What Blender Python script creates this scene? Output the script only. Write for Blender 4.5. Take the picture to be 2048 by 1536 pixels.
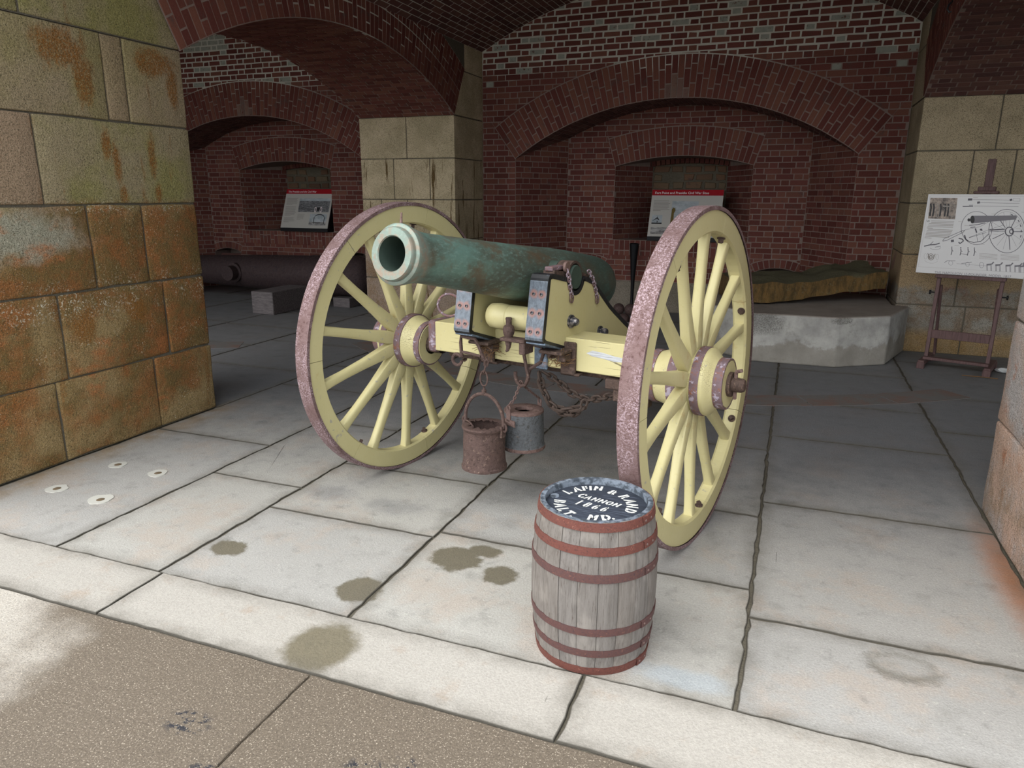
import bpy, bmesh, math, random
from mathutils import Vector, Matrix, noise

for o in list(bpy.data.objects):
    bpy.data.objects.remove(o, do_unlink=True)
scene = bpy.context.scene
COL = scene.collection
rng = random.Random(11)
PI = math.pi

# ------------------------------------------------------------------ camera
CAM_H, CAM_F, YAW, PITCH, ROLL = 1.49, 1446.1, 0.36631, 0.25710, 0.00409
cp, sp, cyw, syw = math.cos(PITCH), math.sin(PITCH), math.cos(YAW), math.sin(YAW)
FWD = Vector((-syw * cp, cyw * cp, -sp))
R0 = Vector((cyw, syw, 0)); U0 = R0.cross(FWD)
RIGHT = R0 * math.cos(ROLL) + U0 * math.sin(ROLL)
UPV = U0 * math.cos(ROLL) - R0 * math.sin(ROLL)
CAM_P = Vector((0, 0, CAM_H))
cam_d = bpy.data.cameras.new('camera')
cam_d.sensor_width = 36.0
cam_d.lens = CAM_F / 2048 * 36.0
cam_d.clip_start = 0.05
cam = bpy.data.objects.new('camera', cam_d)
COL.objects.link(cam)
cam.matrix_world = Matrix(((RIGHT.x, UPV.x, -FWD.x, CAM_P.x), (RIGHT.y, UPV.y, -FWD.y, CAM_P.y),
                           (RIGHT.z, UPV.z, -FWD.z, CAM_P.z), (0, 0, 0, 1)))
scene.camera = cam

# ------------------------------------------------------------------ sky and exposure
world = bpy.data.worlds.new('overcast_sky')
scene.world = world
world.use_nodes = True
bg = world.node_tree.nodes['Background']
bg.inputs[0].default_value = (0.90, 0.955, 1.0, 1)
bg.inputs[1].default_value = 2.3
sun_d = bpy.data.lights.new('hazy_sun', 'SUN')
sun_d.energy = 3.2
sun_d.angle = math.radians(75)
sun_d.color = (1.0, 0.97, 0.92)
sun = bpy.data.objects.new('hazy_sun', sun_d)
COL.objects.link(sun)
sun.rotation_euler = (math.radians(46), 0, math.radians(-36))
scene.view_settings.view_transform = 'Standard'
scene.view_settings.look = 'None'
scene.view_settings.gamma = 1.0
scene.view_settings.use_curve_mapping = False
scene.view_settings.exposure = 0.33

# ------------------------------------------------------------------ object helpers
def tag(o, label=None, cat=None, group=None, kind=None):
    if label: o['label'] = label
    if cat: o['category'] = cat
    if group: o['group'] = group
    if kind: o['kind'] = kind
    return o

def empty(name, loc, rz=0.0):
    o = bpy.data.objects.new(name, None)
    o.location = loc; o.rotation_euler = (0, 0, rz); o.empty_display_size = 0.1
    COL.objects.link(o)
    return o

def link(name, me, mat, parent=None):
    if mat is not None and not me.materials:
        me.materials.append(mat)
    o = bpy.data.objects.new(name, me)
    COL.objects.link(o)
    if parent is not None: o.parent = parent
    return o

def mesh(name, verts, faces, smooth=False, rnd=None, patch=None):
    me = bpy.data.meshes.new(name)
    me.from_pydata([tuple(v) for v in verts], [], faces)
    if smooth:
        me.polygons.foreach_set('use_smooth', [True] * len(me.polygons))
    if rnd is not None:
        a = me.attributes.new('rnd', 'FLOAT', 'FACE'); a.data.foreach_set('value', rnd)
    if patch is not None:
        a = me.attributes.new('patch', 'FLOAT', 'FACE'); a.data.foreach_set('value', patch)
    me.update()
    return me

def fix(me):
    bm = bmesh.new(); bm.from_mesh(me); bmesh.ops.recalc_face_normals(bm, faces=bm.faces); bm.to_mesh(me); bm.free()
    return me

def autosmooth(me, deg=40):
    me.polygons.foreach_set('use_smooth', [True] * len(me.polygons))
    bm = bmesh.new(); bm.from_mesh(me)
    for e in bm.edges:
        if len(e.link_faces) == 2 and e.calc_face_angle(0) > math.radians(deg): e.smooth = False
    bm.to_mesh(me); bm.free()
    return me

class MB:
    """collects shapes into one mesh"""
    def __init__(s): s.v = []; s.f = []; s.sm = []
    def add(s, vs, fs, smooth=False):
        b = len(s.v); s.v += [Vector(p) for p in vs]
        s.f += [[b + i for i in f] for f in fs]; s.sm += [smooth] * len(fs)
        return s
    def box(s, lo, hi, M=None):
        (a, b, c), (d, e, f) = lo, hi
        vs = [Vector(p) for p in ((a, b, c), (d, b, c), (d, e, c), (a, e, c), (a, b, f), (d, b, f), (d, e, f), (a, e, f))]
        if M: vs = [M @ p for p in vs]
        return s.add(vs, [(0, 3, 2, 1), (4, 5, 6, 7), (0, 1, 5, 4), (1, 2, 6, 5), (2, 3, 7, 6), (3, 0, 4, 7)])
    def bar(s, p, q, w, h, up=(0, 0, 1), w2=None, h2=None):
        p, q = Vector(p), Vector(q); d = (q - p).normalized(); u = Vector(up)
        x = d.cross(u)
        if x.length < 1e-5: x = d.cross(Vector((1, 0, 0)))
        x.normalize(); y = x.cross(d)
        w2 = w if w2 is None else w2; h2 = h if h2 is None else h2
        vs = []
        for c, ww, hh in ((p, w, h), (q, w2, h2)):
            for i, j in ((-1, -1), (1, -1), (1, 1), (-1, 1)): vs.append(c + x * ww / 2 * i + y * hh / 2 * j)
        return s.add(vs, [(3, 2, 1, 0), (4, 5, 6, 7), (0, 1, 5, 4), (1, 2, 6, 5), (2, 3, 7, 6), (3, 0, 4, 7)])
    def tube(s, pts, r, n=8, closed=False, caps=True, radii=None):
        pts = [Vector(p) for p in pts]; m = len(pts); vs = []; prev = None
        for i, p in enumerate(pts):
            a = pts[i - 1] if (i > 0 or closed) else p
            b = pts[(i + 1) % m] if (i < m - 1 or closed) else p
            t = (b - a).normalized()
            if prev is None:
                x = t.cross(Vector((0, 0, 1)))
                if x.length < 0.05: x = t.cross(Vector((1, 0, 0)))
            else:
                x = prev - t * prev.dot(t)
            x.normalize(); prev = x; y = t.cross(x)
            rr = radii[i] if radii else r
            for k in range(n):
                an = 2 * PI * k / n
                vs.append(p + x * rr * math.cos(an) + y * rr * math.sin(an))
        fs = []
        for i in range(m if closed else m - 1):
            j = (i + 1) % m
            for k in range(n):
                l = (k + 1) % n
                fs.append((i * n + k, i * n + l, j * n + l, j * n + k))
        if caps and not closed:
            fs.append(tuple(range(n - 1, -1, -1))); fs.append(tuple((m - 1) * n + k for k in range(n)))
        return s.add(vs, fs, True)
    def lathe(s, prof, n=32, M=None, a0=0.0, a1=2 * PI, capends=False):
        """prof: (radius, height) about local z"""
        full = abs(a1 - a0 - 2 * PI) < 1e-6
        m = n if full else n + 1; vs = []
        for r, h in prof:
            for k in range(m):
                an = a0 + (a1 - a0) * k / n
                vs.append(Vector((r * math.cos(an), r * math.sin(an), h)))
        if M: vs = [M @ p for p in vs]
        fs = []
        for i in range(len(prof) - 1):
            for k in range(n):
                l = (k + 1) % m if full else k + 1
                fs.append((i * m + k, i * m + l, (i + 1) * m + l, (i + 1) * m + k))
        if capends:
            fs.append(tuple(range(m - 1, -1, -1))); fs.append(tuple((len(prof) - 1) * m + k for k in range(m)))
        return s.add(vs, fs, True)
    def prism(s, poly, d0, d1, fn):
        """poly in 2D, extruded between depths, fn(u, v, d) -> 3D"""
        n = len(poly)
        vs = [fn(u, v, d0) for u, v in poly] + [fn(u, v, d1) for u, v in poly]
        fs = [tuple(range(n - 1, -1, -1)), tuple(range(n, 2 * n))]
        fs += [(i, (i + 1) % n, n + (i + 1) % n, n + i) for i in range(n)]
        return s.add(vs, fs)
    def mesh(s, name, bevel=0.0, seg=1, smooth_deg=None, recalc=True):
        me = bpy.data.meshes.new(name)
        me.from_pydata([tuple(v) for v in s.v], [], s.f)
        me.polygons.foreach_set('use_smooth', s.sm)
        bm = bmesh.new(); bm.from_mesh(me)
        if recalc: bmesh.ops.recalc_face_normals(bm, faces=bm.faces)
        if bevel > 0:
            es = [e for e in bm.edges if len(e.link_faces) == 2 and e.calc_face_angle(0) > 0.5]
            bmesh.ops.bevel(bm, geom=es, offset=bevel, segments=seg, affect='EDGES', profile=0.5, clamp_overlap=True)
        bm.to_mesh(me); bm.free()
        if smooth_deg: autosmooth(me, smooth_deg)
        elif any(s.sm): autosmooth(me, 42)
        return me
    def build(s, name, mat, parent=None, bevel=0.0, seg=1, smooth_deg=None):
        return link(name, s.mesh(name, bevel, seg, smooth_deg), mat, parent)

def project(p):
    q = Vector(p) - CAM_P
    z = q.dot(FWD)
    if z < 0.1: return None
    return (1024 + CAM_F * q.dot(RIGHT) / z, 768 - CAM_F * q.dot(UPV) / z)

# ------------------------------------------------------------------ material helpers
class NB:
    def __init__(s, name):
        s.m = bpy.data.materials.new(name); s.m.use_nodes = True
        s.t = s.m.node_tree; s.b = s.t.nodes['Principled BSDF']
        s.g = None; s.tc = None
    def n(s, typ, out=0, **kw):
        nd = s.t.nodes.new(typ)
        for k, v in kw.items():
            if k[0] == '_': setattr(nd, k[1:], v); continue
            key = k.replace('__', ' ')
            key = int(key[1:]) if key[0] == 'i' and key[1:].isdigit() else key
            s.put(nd.inputs[key], v)
        return nd.outputs[out]
    def put(s, inp, v):
        if isinstance(v, bpy.types.NodeSocket): s.t.links.new(v, inp)
        elif isinstance(v, (tuple, list)) and len(v) == 3 and inp.type == 'RGBA': inp.default_value = (*v, 1)
        else: inp.default_value = v
    def P(s):
        if s.g is None: s.g = s.n('ShaderNodeNewGeometry')
        return s.g
    def O(s):
        if s.tc is None: s.tc = s.n('ShaderNodeTexCoord', 3)
        return s.tc
    def map(s, co, scale=(1, 1, 1), loc=(0, 0, 0), rot=(0, 0, 0)):
        return s.n('ShaderNodeMapping', Vector=co, Scale=scale, Location=loc, Rotation=rot)
    def noise(s, co, scale, detail=4, rough=0.6, dist=0.0, out=0):
        return s.n('ShaderNodeTexNoise', out, Vector=co, Scale=scale, Detail=detail, Roughness=rough, Distortion=dist)
    def voro(s, co, scale, feature='F1', rand=1.0):
        return s.n('ShaderNodeTexVoronoi', 0, _feature=feature, Vector=co, Scale=scale, Randomness=rand)
    def ramp(s, fac, stops):
        nd = s.t.nodes.new('ShaderNodeValToRGB'); cr = nd.color_ramp
        while len(cr.elements) < len(stops): cr.elements.new(0.5)
        for e, (p, c) in zip(cr.elements, stops):
            e.position = p; e.color = (c, c, c, 1) if isinstance(c, (int, float)) else (*c, 1)
        s.put(nd.inputs[0], fac)
        return nd.outputs[0]
    def mix(s, fac, a, b, blend='MIX'):
        nd = s.t.nodes.new('ShaderNodeMix'); nd.data_type = 'RGBA'; nd.blend_type = blend
        s.put(nd.inputs[0], fac); s.put(nd.inputs[6], a); s.put(nd.inputs[7], b)
        return nd.outputs[2]
    def math(s, op, a, b=0.0, c=0.0):
        nd = s.t.nodes.new('ShaderNodeMath'); nd.operation = op
        s.put(nd.inputs[0], a); s.put(nd.inputs[1], b); s.put(nd.inputs[2], c)
        return nd.outputs[0]
    def attr(s, name, out=2):
        return s.n('ShaderNodeAttribute', out, _attribute_name=name)
    def sep(s, co):
        nd = s.t.nodes.new('ShaderNodeSeparateXYZ'); s.put(nd.inputs[0], co)
        return nd.outputs
    def step(s, v, a, b):
        nd = s.t.nodes.new('ShaderNodeMapRange'); nd.interpolation_type = 'SMOOTHSTEP'
        s.put(nd.inputs[0], v); nd.inputs[1].default_value = a; nd.inputs[2].default_value = b
        return nd.outputs[0]
    def spots(s, x, y, lst, soft, wob=None):
        """union of ellipses (cx, cy, rx, ry) with ragged rims -> 0..1"""
        tot = None
        for (cx, cy, rx, ry) in lst:
            a = s.math('DIVIDE', s.math('SUBTRACT', x, cx), rx); b = s.math('DIVIDE', s.math('SUBTRACT', y, cy), ry)
            d = s.math('SQRT', s.math('ADD', s.math('MULTIPLY', a, a), s.math('MULTIPLY', b, b)))
            if wob is not None: d = s.math('ADD', d, wob)
            v = s.step(d, 1.0, 1.0 - soft)
            tot = v if tot is None else s.math('MAXIMUM', tot, v)
        return tot
    def bump(s, h, strength=0.5, dist=0.01, nrm=None):
        nd = s.t.nodes.new('ShaderNodeBump'); s.put(nd.inputs['Height'], h)
        nd.inputs['Strength'].default_value = strength; nd.inputs['Distance'].default_value = dist
        if nrm is not None: s.put(nd.inputs['Normal'], nrm)
        return nd.outputs[0]
    def out(s, col, rough=0.8, metal=0.0, nrm=None, spec=0.3):
        s.put(s.b.inputs['Base Color'], col); s.put(s.b.inputs['Roughness'], rough)
        s.put(s.b.inputs['Metallic'], metal); s.put(s.b.inputs['Specular IOR Level'], spec)
        if nrm is not None: s.put(s.b.inputs['Normal'], nrm)
        return s.m

def hexc(h):
    c = [int(h[i:i + 2], 16) / 255 for i in (0, 2, 4)]
    return tuple(x / 12.92 if x <= 0.04045 else ((x + 0.055) / 1.055) ** 2.4 for x in c)
H = hexc
# ------------------------------------------------------------------ materials
MT = {}
def mk_brick(name, c1, c2, c3):
    k = NB(name); P = k.P(); r = k.attr('rnd'); pt = k.attr('patch')
    base = k.ramp(r, [(0.0, c1), (0.45, c2), (0.8, c3), (1.0, c1)])
    nz = k.noise(P, 9, 5, 0.65); fine = k.noise(P, 160, 4, 0.7)
    c = k.mix(k.step(nz, 0.55, 0.75), base, H('5f4b47'))
    c = k.mix(0.35, c, k.ramp(fine, [(0.3, 0.25), (0.7, 0.9)]), 'MULTIPLY')
    c = k.mix(k.math('MULTIPLY', pt, k.step(k.noise(P, 30, 4), 0.28, 0.42)), c, k.mix(k.noise(P, 14, 3), H('a9a89a'), H('7e827a')))
    h = k.math('ADD', k.math('MULTIPLY', k.noise(P, 60, 5), 0.7), k.math('MULTIPLY', fine, 0.4))
    return k.out(c, 0.9, 0, k.bump(h, 0.5, 0.006), 0.15)
MT['brick'] = mk_brick('old_red_brick', H('774740'), H('633933'), H('805548'))
MT['arch_brick'] = mk_brick('arch_red_brick', H('76473e'), H('653832'), H('805446'))
MT['dark_brick'] = mk_brick('weathered_plum_brick', H('6f4c47'), H('5c403e'), H('78584f'))
MT['tan_brick'] = mk_brick('rough_tan_infill', H('80624c'), H('6c5242'), H('786854'))

k = NB('lime_mortar'); P = k.P()
zz = k.sep(P)[2]
c = k.mix(k.noise(P, 20, 4), H('7a6861'), H('918178'))
c = k.mix(k.step(k.math('ADD', zz, k.math('MULTIPLY', k.noise(P, 2.5, 3), 0.5)), 3.05, 3.25), c, H('c2beb2'))
MT['mortar'] = k.out(c, 0.95, 0, k.bump(k.noise(P, 120, 4), 0.6, 0.005), 0.1)

k = NB('grey_infill_mortar'); P = k.P()
MT['infill_mortar'] = k.out(k.mix(k.noise(P, 18, 4), H('5c564a'), H('6e6658')), 0.95, 0, k.bump(k.noise(P, 50, 5), 0.8, 0.02), 0.1)

def mk_granite(name, kind):
    k = NB(name); P = k.P(); x, y, z = k.sep(P); r = k.attr('rnd')
    sp1 = k.noise(P, 190, 3, 0.6); sp2 = k.noise(P, 75, 4, 0.65); big = k.noise(P, 2.2, 5, 0.62); mid = k.noise(P, 7, 6, 0.7)
    if kind == 'lichen':
        hi = k.mix(k.step(big, 0.4, 0.66), H('928569'), H('868050'))
        hi = k.mix(k.step(r, 0.3, 0.9), hi, H('96806a'))
        lo = k.mix(k.step(mid, 0.36, 0.62), H('875830'), H('6e5934'))
        lo = k.mix(k.step(k.noise(k.map(P, (1, 1, 1), (4, 1, 0)), 1.7, 4), 0.44, 0.62), lo, H('927c56'))
        lo = k.mix(k.math('MULTIPLY', k.spots(y, z, [(2.65, 1.27, .5, .19)], 0.7, k.math('MULTIPLY', k.math('SUBTRACT', mid, 0.5), 1.6)), 0.85), lo, H('9a9a8a'))
        lo = k.mix(k.math('MULTIPLY', k.step(k.noise(k.map(P, (1, 1, 1.6), (1, 5, 2)), 3.1, 5, 0.7), 0.54, 0.7), 0.75), lo, H('a5653a'))
        lo = k.mix(k.math('MULTIPLY', k.step(k.noise(P, 38, 5, 0.75), 0.5, 0.7), 0.4), lo, H('5c4324'))
        zz = k.math('ADD', z, k.math('MULTIPLY', k.math('SUBTRACT', mid, 0.5), 0.1))
        c = k.mix(k.step(zz, 1.38, 1.46), lo, hi)
        # ochre run marks that start under the joints
        dr = k.noise(k.map(P, (1, 5.5, 0.9)), 1.6, 5, 0.65)
        wob = k.math('MULTIPLY', k.math('SUBTRACT', k.noise(k.map(P, (1, 2.2, 1)), 7, 6, 0.72), 0.5), 1.9)
        run = k.spots(y, z, [(3.03, 2.24, .22, .12), (3.16, 2.10, .09, .17), (3.25, 1.76, .045, .12), (3.31, 1.66, .04, .15), (3.57, 1.72, .038, .17), (3.66, 2.25, .2, .10), (3.79, 2.12, .07, .16), (3.33, 1.47, .045, .07), (3.59, 1.48, .04, .08), (2.9, 2.62, .5, .16), (2.95, .75, .12, .12), (3.3, .8, .1, .12)], 0.55, wob)
        c = k.mix(k.math('MULTIPLY', k.math('MAXIMUM', run, k.math('MULTIPLY', k.step(dr, 0.6, 0.66), 0.6)), k.ramp(k.noise(P, 110, 3), [(0.35, 0.25), (0.55, 0.95)])), c, H('7e5220'))
        ws = k.math('MULTIPLY', k.step(k.noise(P, 95, 3, 0.7), 0.62, 0.68), k.step(k.noise(k.map(P, (1, 1, 1), (2, 7, 1)), 2.6, 3), 0.5, 0.62))
        jb = k.math('MAXIMUM', k.step(k.math('ABSOLUTE', k.math('SUBTRACT', z, 0.9)), 0.16, 0.02), k.step(k.math('ABSOLUTE', k.math('SUBTRACT', z, 1.41)), 0.05, 0.01))
        ws2 = k.math('MULTIPLY', k.step(k.noise(P, 85, 3, 0.7), 0.56, 0.62), k.math('MULTIPLY', jb, k.step(k.noise(P, 4, 4, 0.7), 0.42, 0.55)))
        c = k.mix(k.math('MULTIPLY', k.math('MAXIMUM', ws, ws2), k.step(z, 1.5, 1.42)), c, H('bdb6a4'))
    elif kind == 'pink':
        c = k.mix(k.step(big, 0.4, 0.62), H('b59887'), H('a8a2a0'))
        c = k.mix(k.step(mid, 0.56, 0.74), c, H('a8745a'))
        c = k.mix(k.math('MULTIPLY', k.step(mid, 0.4, 0.62), k.math('MULTIPLY', k.step(z, 0.45, 0.1), 0.8)), c, H('8f7a66'))
        c = k.mix(k.step(k.noise(P, 60, 4, 0.7), 0.6, 0.7), c, H('bcb8b6'))
    elif kind == 'jamb':
        c = k.mix(k.step(big, 0.35, 0.65), H('c2b193'), H('a89a7c'))
        low = k.mix(k.step(mid, 0.42, 0.62), H('9a8778'), H('8a7058'))
        zz = k.math('ADD', z, k.math('MULTIPLY', k.math('SUBTRACT', mid, 0.5), 0.4))
        c = k.mix(k.step(zz, 1.0, 0.7), c, low)
        dr = k.noise(k.map(P, (9, 9, 1.0)), 1.5, 4, 0.6)
        c = k.mix(k.math('MULTIPLY', k.math('MULTIPLY', k.step(dr, 0.58, 0.66), k.math('GREATER_THAN', 0.0, x)), k.step(z, 1.95, 1.8)), c, H('5a4626'))
    elif kind == 'right':
        c = k.mix(k.step(big, 0.35, 0.65), H('b0a084'), H('978a70'))
        zz = k.math('ADD', z, k.math('MULTIPLY', k.math('SUBTRACT', mid, 0.5), 0.25))
        c = k.mix(k.step(zz, 1.02, 0.94), c, k.mix(k.step(big, 0.45, 0.55), H('8a6a60'), H('a08a6c')))
        c = k.mix(k.step(zz, 0.66, 0.58), c, k.mix(k.step(mid, 0.4, 0.6), H('8a857c'), H('7c6c5c')))
        c = k.mix(k.math('MULTIPLY', k.step(zz, 0.26, 0.16), 0.7), c, H('9a7c4e'))
    else:
        c = k.mix(k.step(big, 0.35, 0.65), H('8f8578'), H('7c7468'))
    c = k.mix(k.math('MULTIPLY', k.step(sp1, 0.5, 0.36), 0.75), c, H('3d3a2c'))
    c = k.mix(k.math('MULTIPLY', k.step(sp1, 0.6, 0.72), 0.4), c, H('d6cdb4'))
    h = k.math('ADD', k.math('MULTIPLY', sp2, 0.8), k.math('MULTIPLY', mid, 1.5))
    return k.out(c, 0.9, 0, k.bump(h, 0.75, 0.012), 0.2)
MT['granite_lichen'] = mk_granite('lichen_stained_granite', 'lichen')
MT['granite_pink'] = mk_granite('pink_rusty_granite', 'pink')
MT['granite_jamb'] = mk_granite('speckled_buff_granite', 'jamb')
MT['granite_right'] = mk_granite('plain_buff_granite', 'right')
MT['granite_dull'] = mk_granite('dull_grey_granite', 'dull')

def mk_slab(name, kind):
    k = NB(name); P = k.P(); x, y, z = k.sep(P); r = k.attr('rnd')
    big = k.noise(P, 1.3, 5, 0.6); mid = k.noise(P, 6, 6, 0.65); fine = k.noise(P, 130, 4, 0.7); mot = k.noise(P, 28, 5, 0.7)
    if kind == 'slab':
        c = k.mix(big, H('96938d'), H('aba8a2'))
        c = k.mix(k.math('MULTIPLY', k.math('SUBTRACT', r, 0.5), 0.5), c, H('85858a'))
        c = k.mix(k.math('MULTIPLY', k.step(mid, 0.52, 0.75), 0.6), c, H('7c7a74'))
        c = k.mix(k.math('MULTIPLY', k.step(k.noise(k.map(P, (1, 1, 1), (3, 8, 1)), 3.2, 6, 0.7), 0.48, 0.66), 0.55), c, H('a3968a'))
        c = k.mix(k.math('MULTIPLY', k.step(k.noise(k.map(P, (1, 1, 1), (7, 2, 1)), 11, 7, 0.75), 0.54, 0.7), 0.45), c, H('6f6e6a'))
        c = k.mix(k.math('MULTIPLY', k.step(k.noise(k.map(P, (1, 1, 1), (1, 2, 6)), 48, 5, 0.75), 0.58, 0.68), 0.35), c, H('c6c2b8'))
        # facade shade painted into the slab colour: greyer and darker further inside
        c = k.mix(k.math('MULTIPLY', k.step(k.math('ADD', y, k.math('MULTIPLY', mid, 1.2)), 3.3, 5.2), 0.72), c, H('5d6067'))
        wob = k.math('MULTIPLY', k.math('SUBTRACT', k.noise(P, 14, 4, 0.7), 0.5), 0.9)
        st = k.spots(x, y, [(-2.165, 2.225, 0.10, 0.075), (-1.45, 2.135, 0.105, 0.11), (-1.21, 2.50, 0.13, 0.115), (-1.12, 2.60, 0.09, 0.06), (-0.985, 2.44, 0.085, 0.085)], 0.3, wob)
        c = k.mix(k.math('MULTIPLY', st, 0.92), c, k.mix(mot, H('544e40'), H('68604e')))
        sm = k.spots(x, y, [(-2.11, 2.89, 0.2, 0.12), (-1.72, 2.86, 0.22, 0.13), (-0.45, 3.3, 0.35, 0.3), (-1.0, 3.4, 0.6, 0.35)], 0.8, k.math('MULTIPLY', wob, 1.4))
        c = k.mix(k.math('MULTIPLY', sm, 0.4), c, H('5c5d60'))
        pit = k.spots(x, y, [(0.46, 2.37, 0.15, 0.1)], 0.5, wob)
        pin = k.spots(x, y, [(0.46, 2.38, 0.11, 0.065)], 0.5, wob)
        c = k.mix(k.math('MULTIPLY', k.math('SUBTRACT', pit, k.math('MULTIPLY', pin, 0.8)), 0.6), c, H('595347'))
        # rust wash along the right pier foot, ochre along the left pier foot
        rw = k.spots(x, y, [(0.95, 3.15, 0.14, 0.85)], 1.0, k.math('MULTIPLY', wob, 0.5))
        c = k.mix(k.math('MULTIPLY', rw, 0.8), c, H('9a6038'))
        ow = k.math('MULTIPLY', k.math('MULTIPLY', k.step(x, -3.5, -3.76), k.math('MULTIPLY', k.step(x, -3.81, -3.765), k.step(y, 4.3, 3.7))), k.step(mid, 0.3, 0.6))
        c = k.mix(k.math('MULTIPLY', ow, 0.6), c, H('8f7144'))
        bl = k.spots(x, y, [(-0.2, 2.05, 0.22, 0.07)], 0.6, wob)
        c = k.mix(k.math('MULTIPLY', bl, 0.5), c, H('98a2aa'))
    elif kind == 'kerb':
        c = k.mix(big, H('9a958d'), H('aca7a0'))
        c = k.mix(k.math('MULTIPLY', k.step(mid, 0.55, 0.75), 0.5), c, H('937d68'))
        wob = k.math('MULTIPLY', k.math('SUBTRACT', k.noise(P, 9, 4, 0.7), 0.5), 0.7)
        st = k.spots(x, y, [(-1.37, 1.77, 0.145, 0.16)], 0.35, wob)
        c = k.mix(k.math('MULTIPLY', st, 0.92), c, k.mix(mot, H('5c5645'), H('716854')))
    else:
        c = k.mix(big, H('63594d'), H('6d6256'))
        wob = k.math('MULTIPLY', k.math('SUBTRACT', k.noise(P, 3.5, 5, 0.6), 0.5), 0.7)
        dry = k.math('MAXIMUM', k.spots(x, y, [(-2.9, 1.2, 0.86, 0.72)], 0.4, wob), k.spots(x, y, [(0.1, 1.55, 0.5, 0.12)], 0.5, wob))
        c = k.mix(k.math('MULTIPLY', dry, 0.9), c, H('b2aca3'))
        tar = k.math('MULTIPLY', k.spots(x, y, [(-1.52, 1.33, 0.1, 0.06), (-0.93, 1.36, 0.09, 0.05), (-1.3, 1.2, 0.12, 0.05), (-0.85, 1.42, 0.05, 0.03)], 0.5), k.step(k.noise(P, 32, 4, 0.7), 0.5, 0.56))
        c = k.mix(tar, c, H('2b2c33'))
    gr = k.attr('grime')
    if kind != 'conc':
        gg = k.math('MULTIPLY', gr, k.ramp(k.noise(P, 7, 5, 0.7), [(0.3, 0.1), (0.65, 1.0)]))
        c = k.mix(k.math('MULTIPLY', gg, 0.62), c, H('5c574e'))
        c = k.mix(k.step(gr, 0.9, 1.0), c, H('48443d'))
    g = 0.55 if kind == 'conc' else 0.32
    c = k.mix(g, c, k.ramp(fine, [(0.25, 0.25), (0.62, 1.1)]), 'MULTIPLY')
    if kind == 'conc':
        c = k.mix(k.math('MULTIPLY', k.step(k.noise(P, 210, 2, 0.5), 0.6, 0.68), 0.6), c, H('bdb1a0'))
        c = k.mix(k.math('MULTIPLY', k.step(k.noise(k.map(P, (1, 1, 1), (5, 5, 5)), 190, 2, 0.5), 0.6, 0.7), 0.6), c, H('3f3830'))
    h = k.math('ADD', k.math('MULTIPLY', fine, 0.8), k.math('MULTIPLY', mot, 0.35))
    if kind == 'slab': h = k.math('SUBTRACT', h, k.math('MULTIPLY', pit, 1.2))
    return k.out(c, k.ramp(mid, [(0.3, 0.62), (0.7, 0.85)]), 0, k.bump(h, 0.5, 0.007), 0.3)
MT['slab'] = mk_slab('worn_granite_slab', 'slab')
MT['kerb'] = mk_slab('pale_kerb_stone', 'kerb')
MT['conc'] = mk_slab('brown_aggregate_concrete', 'conc')
k = NB('joint_dirt'); P = k.P()
MT['joint'] = k.out(k.mix(k.noise(P, 60, 4), H('4c483f'), H('6c665a')), 0.95, 0, k.bump(k.noise(P, 90, 4), 0.7, 0.01), 0.1)
k = NB('traverse_stone'); P = k.P()
c = k.mix(k.step(k.noise(P, 5, 5, 0.65), 0.4, 0.65), H('6c6a68'), H('745f57'))
MT['traverse'] = k.out(c, 0.75, 0, k.bump(k.noise(P, 60, 4), 0.4, 0.006))
k = NB('render_wall'); P = k.P()
MT['render'] = k.out(k.mix(k.noise(P, 5, 4), H('8e8376'), H('a29788')), 0.95)
k = NB('facade_stone'); P = k.P()
MT['facade'] = k.out(k.mix(k.noise(P, 3, 4), H('a89c8c'), H('bdb2a2')), 0.9)

# --- gun carriage
def mk_yellow(name, crack):
    k = NB(name); P = k.O(); r = k.n('ShaderNodeObjectInfo', 5)
    c = k.mix(k.noise(P, 5, 4), H('b0a778'), H('beb58a'))
    c = k.mix(k.math('MULTIPLY', k.step(k.noise(P, 60, 4), 0.55, 0.8), 0.3), c, H('a89a60'))
    g = k.noise(k.map(P, (1, 1, 0.12)), 70, 4, 0.7)
    chip = k.math('MULTIPLY', k.step(k.noise(P, 26, 6, 0.72), 0.63, 0.66), k.step(k.noise(P, 4, 3), 0.42, 0.56))
    c = k.mix(chip, c, k.mix(g, H('8d8778'), H('aba595')))
    rs = k.math('MULTIPLY', k.step(k.noise(P, 8, 5, 0.7), 0.62, 0.78), 0.55)
    c = k.mix(rs, c, H('9c763e'))
    h = k.math('SUBTRACT', k.math('MULTIPLY', g, 0.25), k.math('MULTIPLY', chip, 0.6))
    if crack:
        cr = k.step(k.voro(k.map(P, (9, 9, 34), (0, 0, 0)) if crack == 1 else k.map(P, crack), 2.2, 'DISTANCE_TO_EDGE'), 0.022, 0.006)
        cr = k.math('MULTIPLY', cr, k.step(k.noise(P, 5, 3), 0.5, 0.62))
        c = k.mix(cr, c, H('4c422c')); h = k.math('SUBTRACT', h, cr)
    return k.out(c, 0.45, 0, k.bump(h, 0.5, 0.004), 0.4)
MT['yellow'] = mk_yellow('worn_yellow_paint', None)
MT['yellow_crack'] = mk_yellow('crazed_yellow_paint', (7, 55, 55))
MT['yellow_axle'] = mk_yellow('split_yellow_paint', (0.6, 4, 14))
k = NB('rough_timber_scar'); P = k.O()
g = k.noise(k.map(P, (3, 30, 60)), 4, 5, 0.7)
MT['bare_wood'] = k.out(k.ramp(g, [(0.3, H('c9ccd0')), (0.7, H('8e8f92'))]), 0.9, 0, k.bump(g, 0.6, 0.004))

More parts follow.
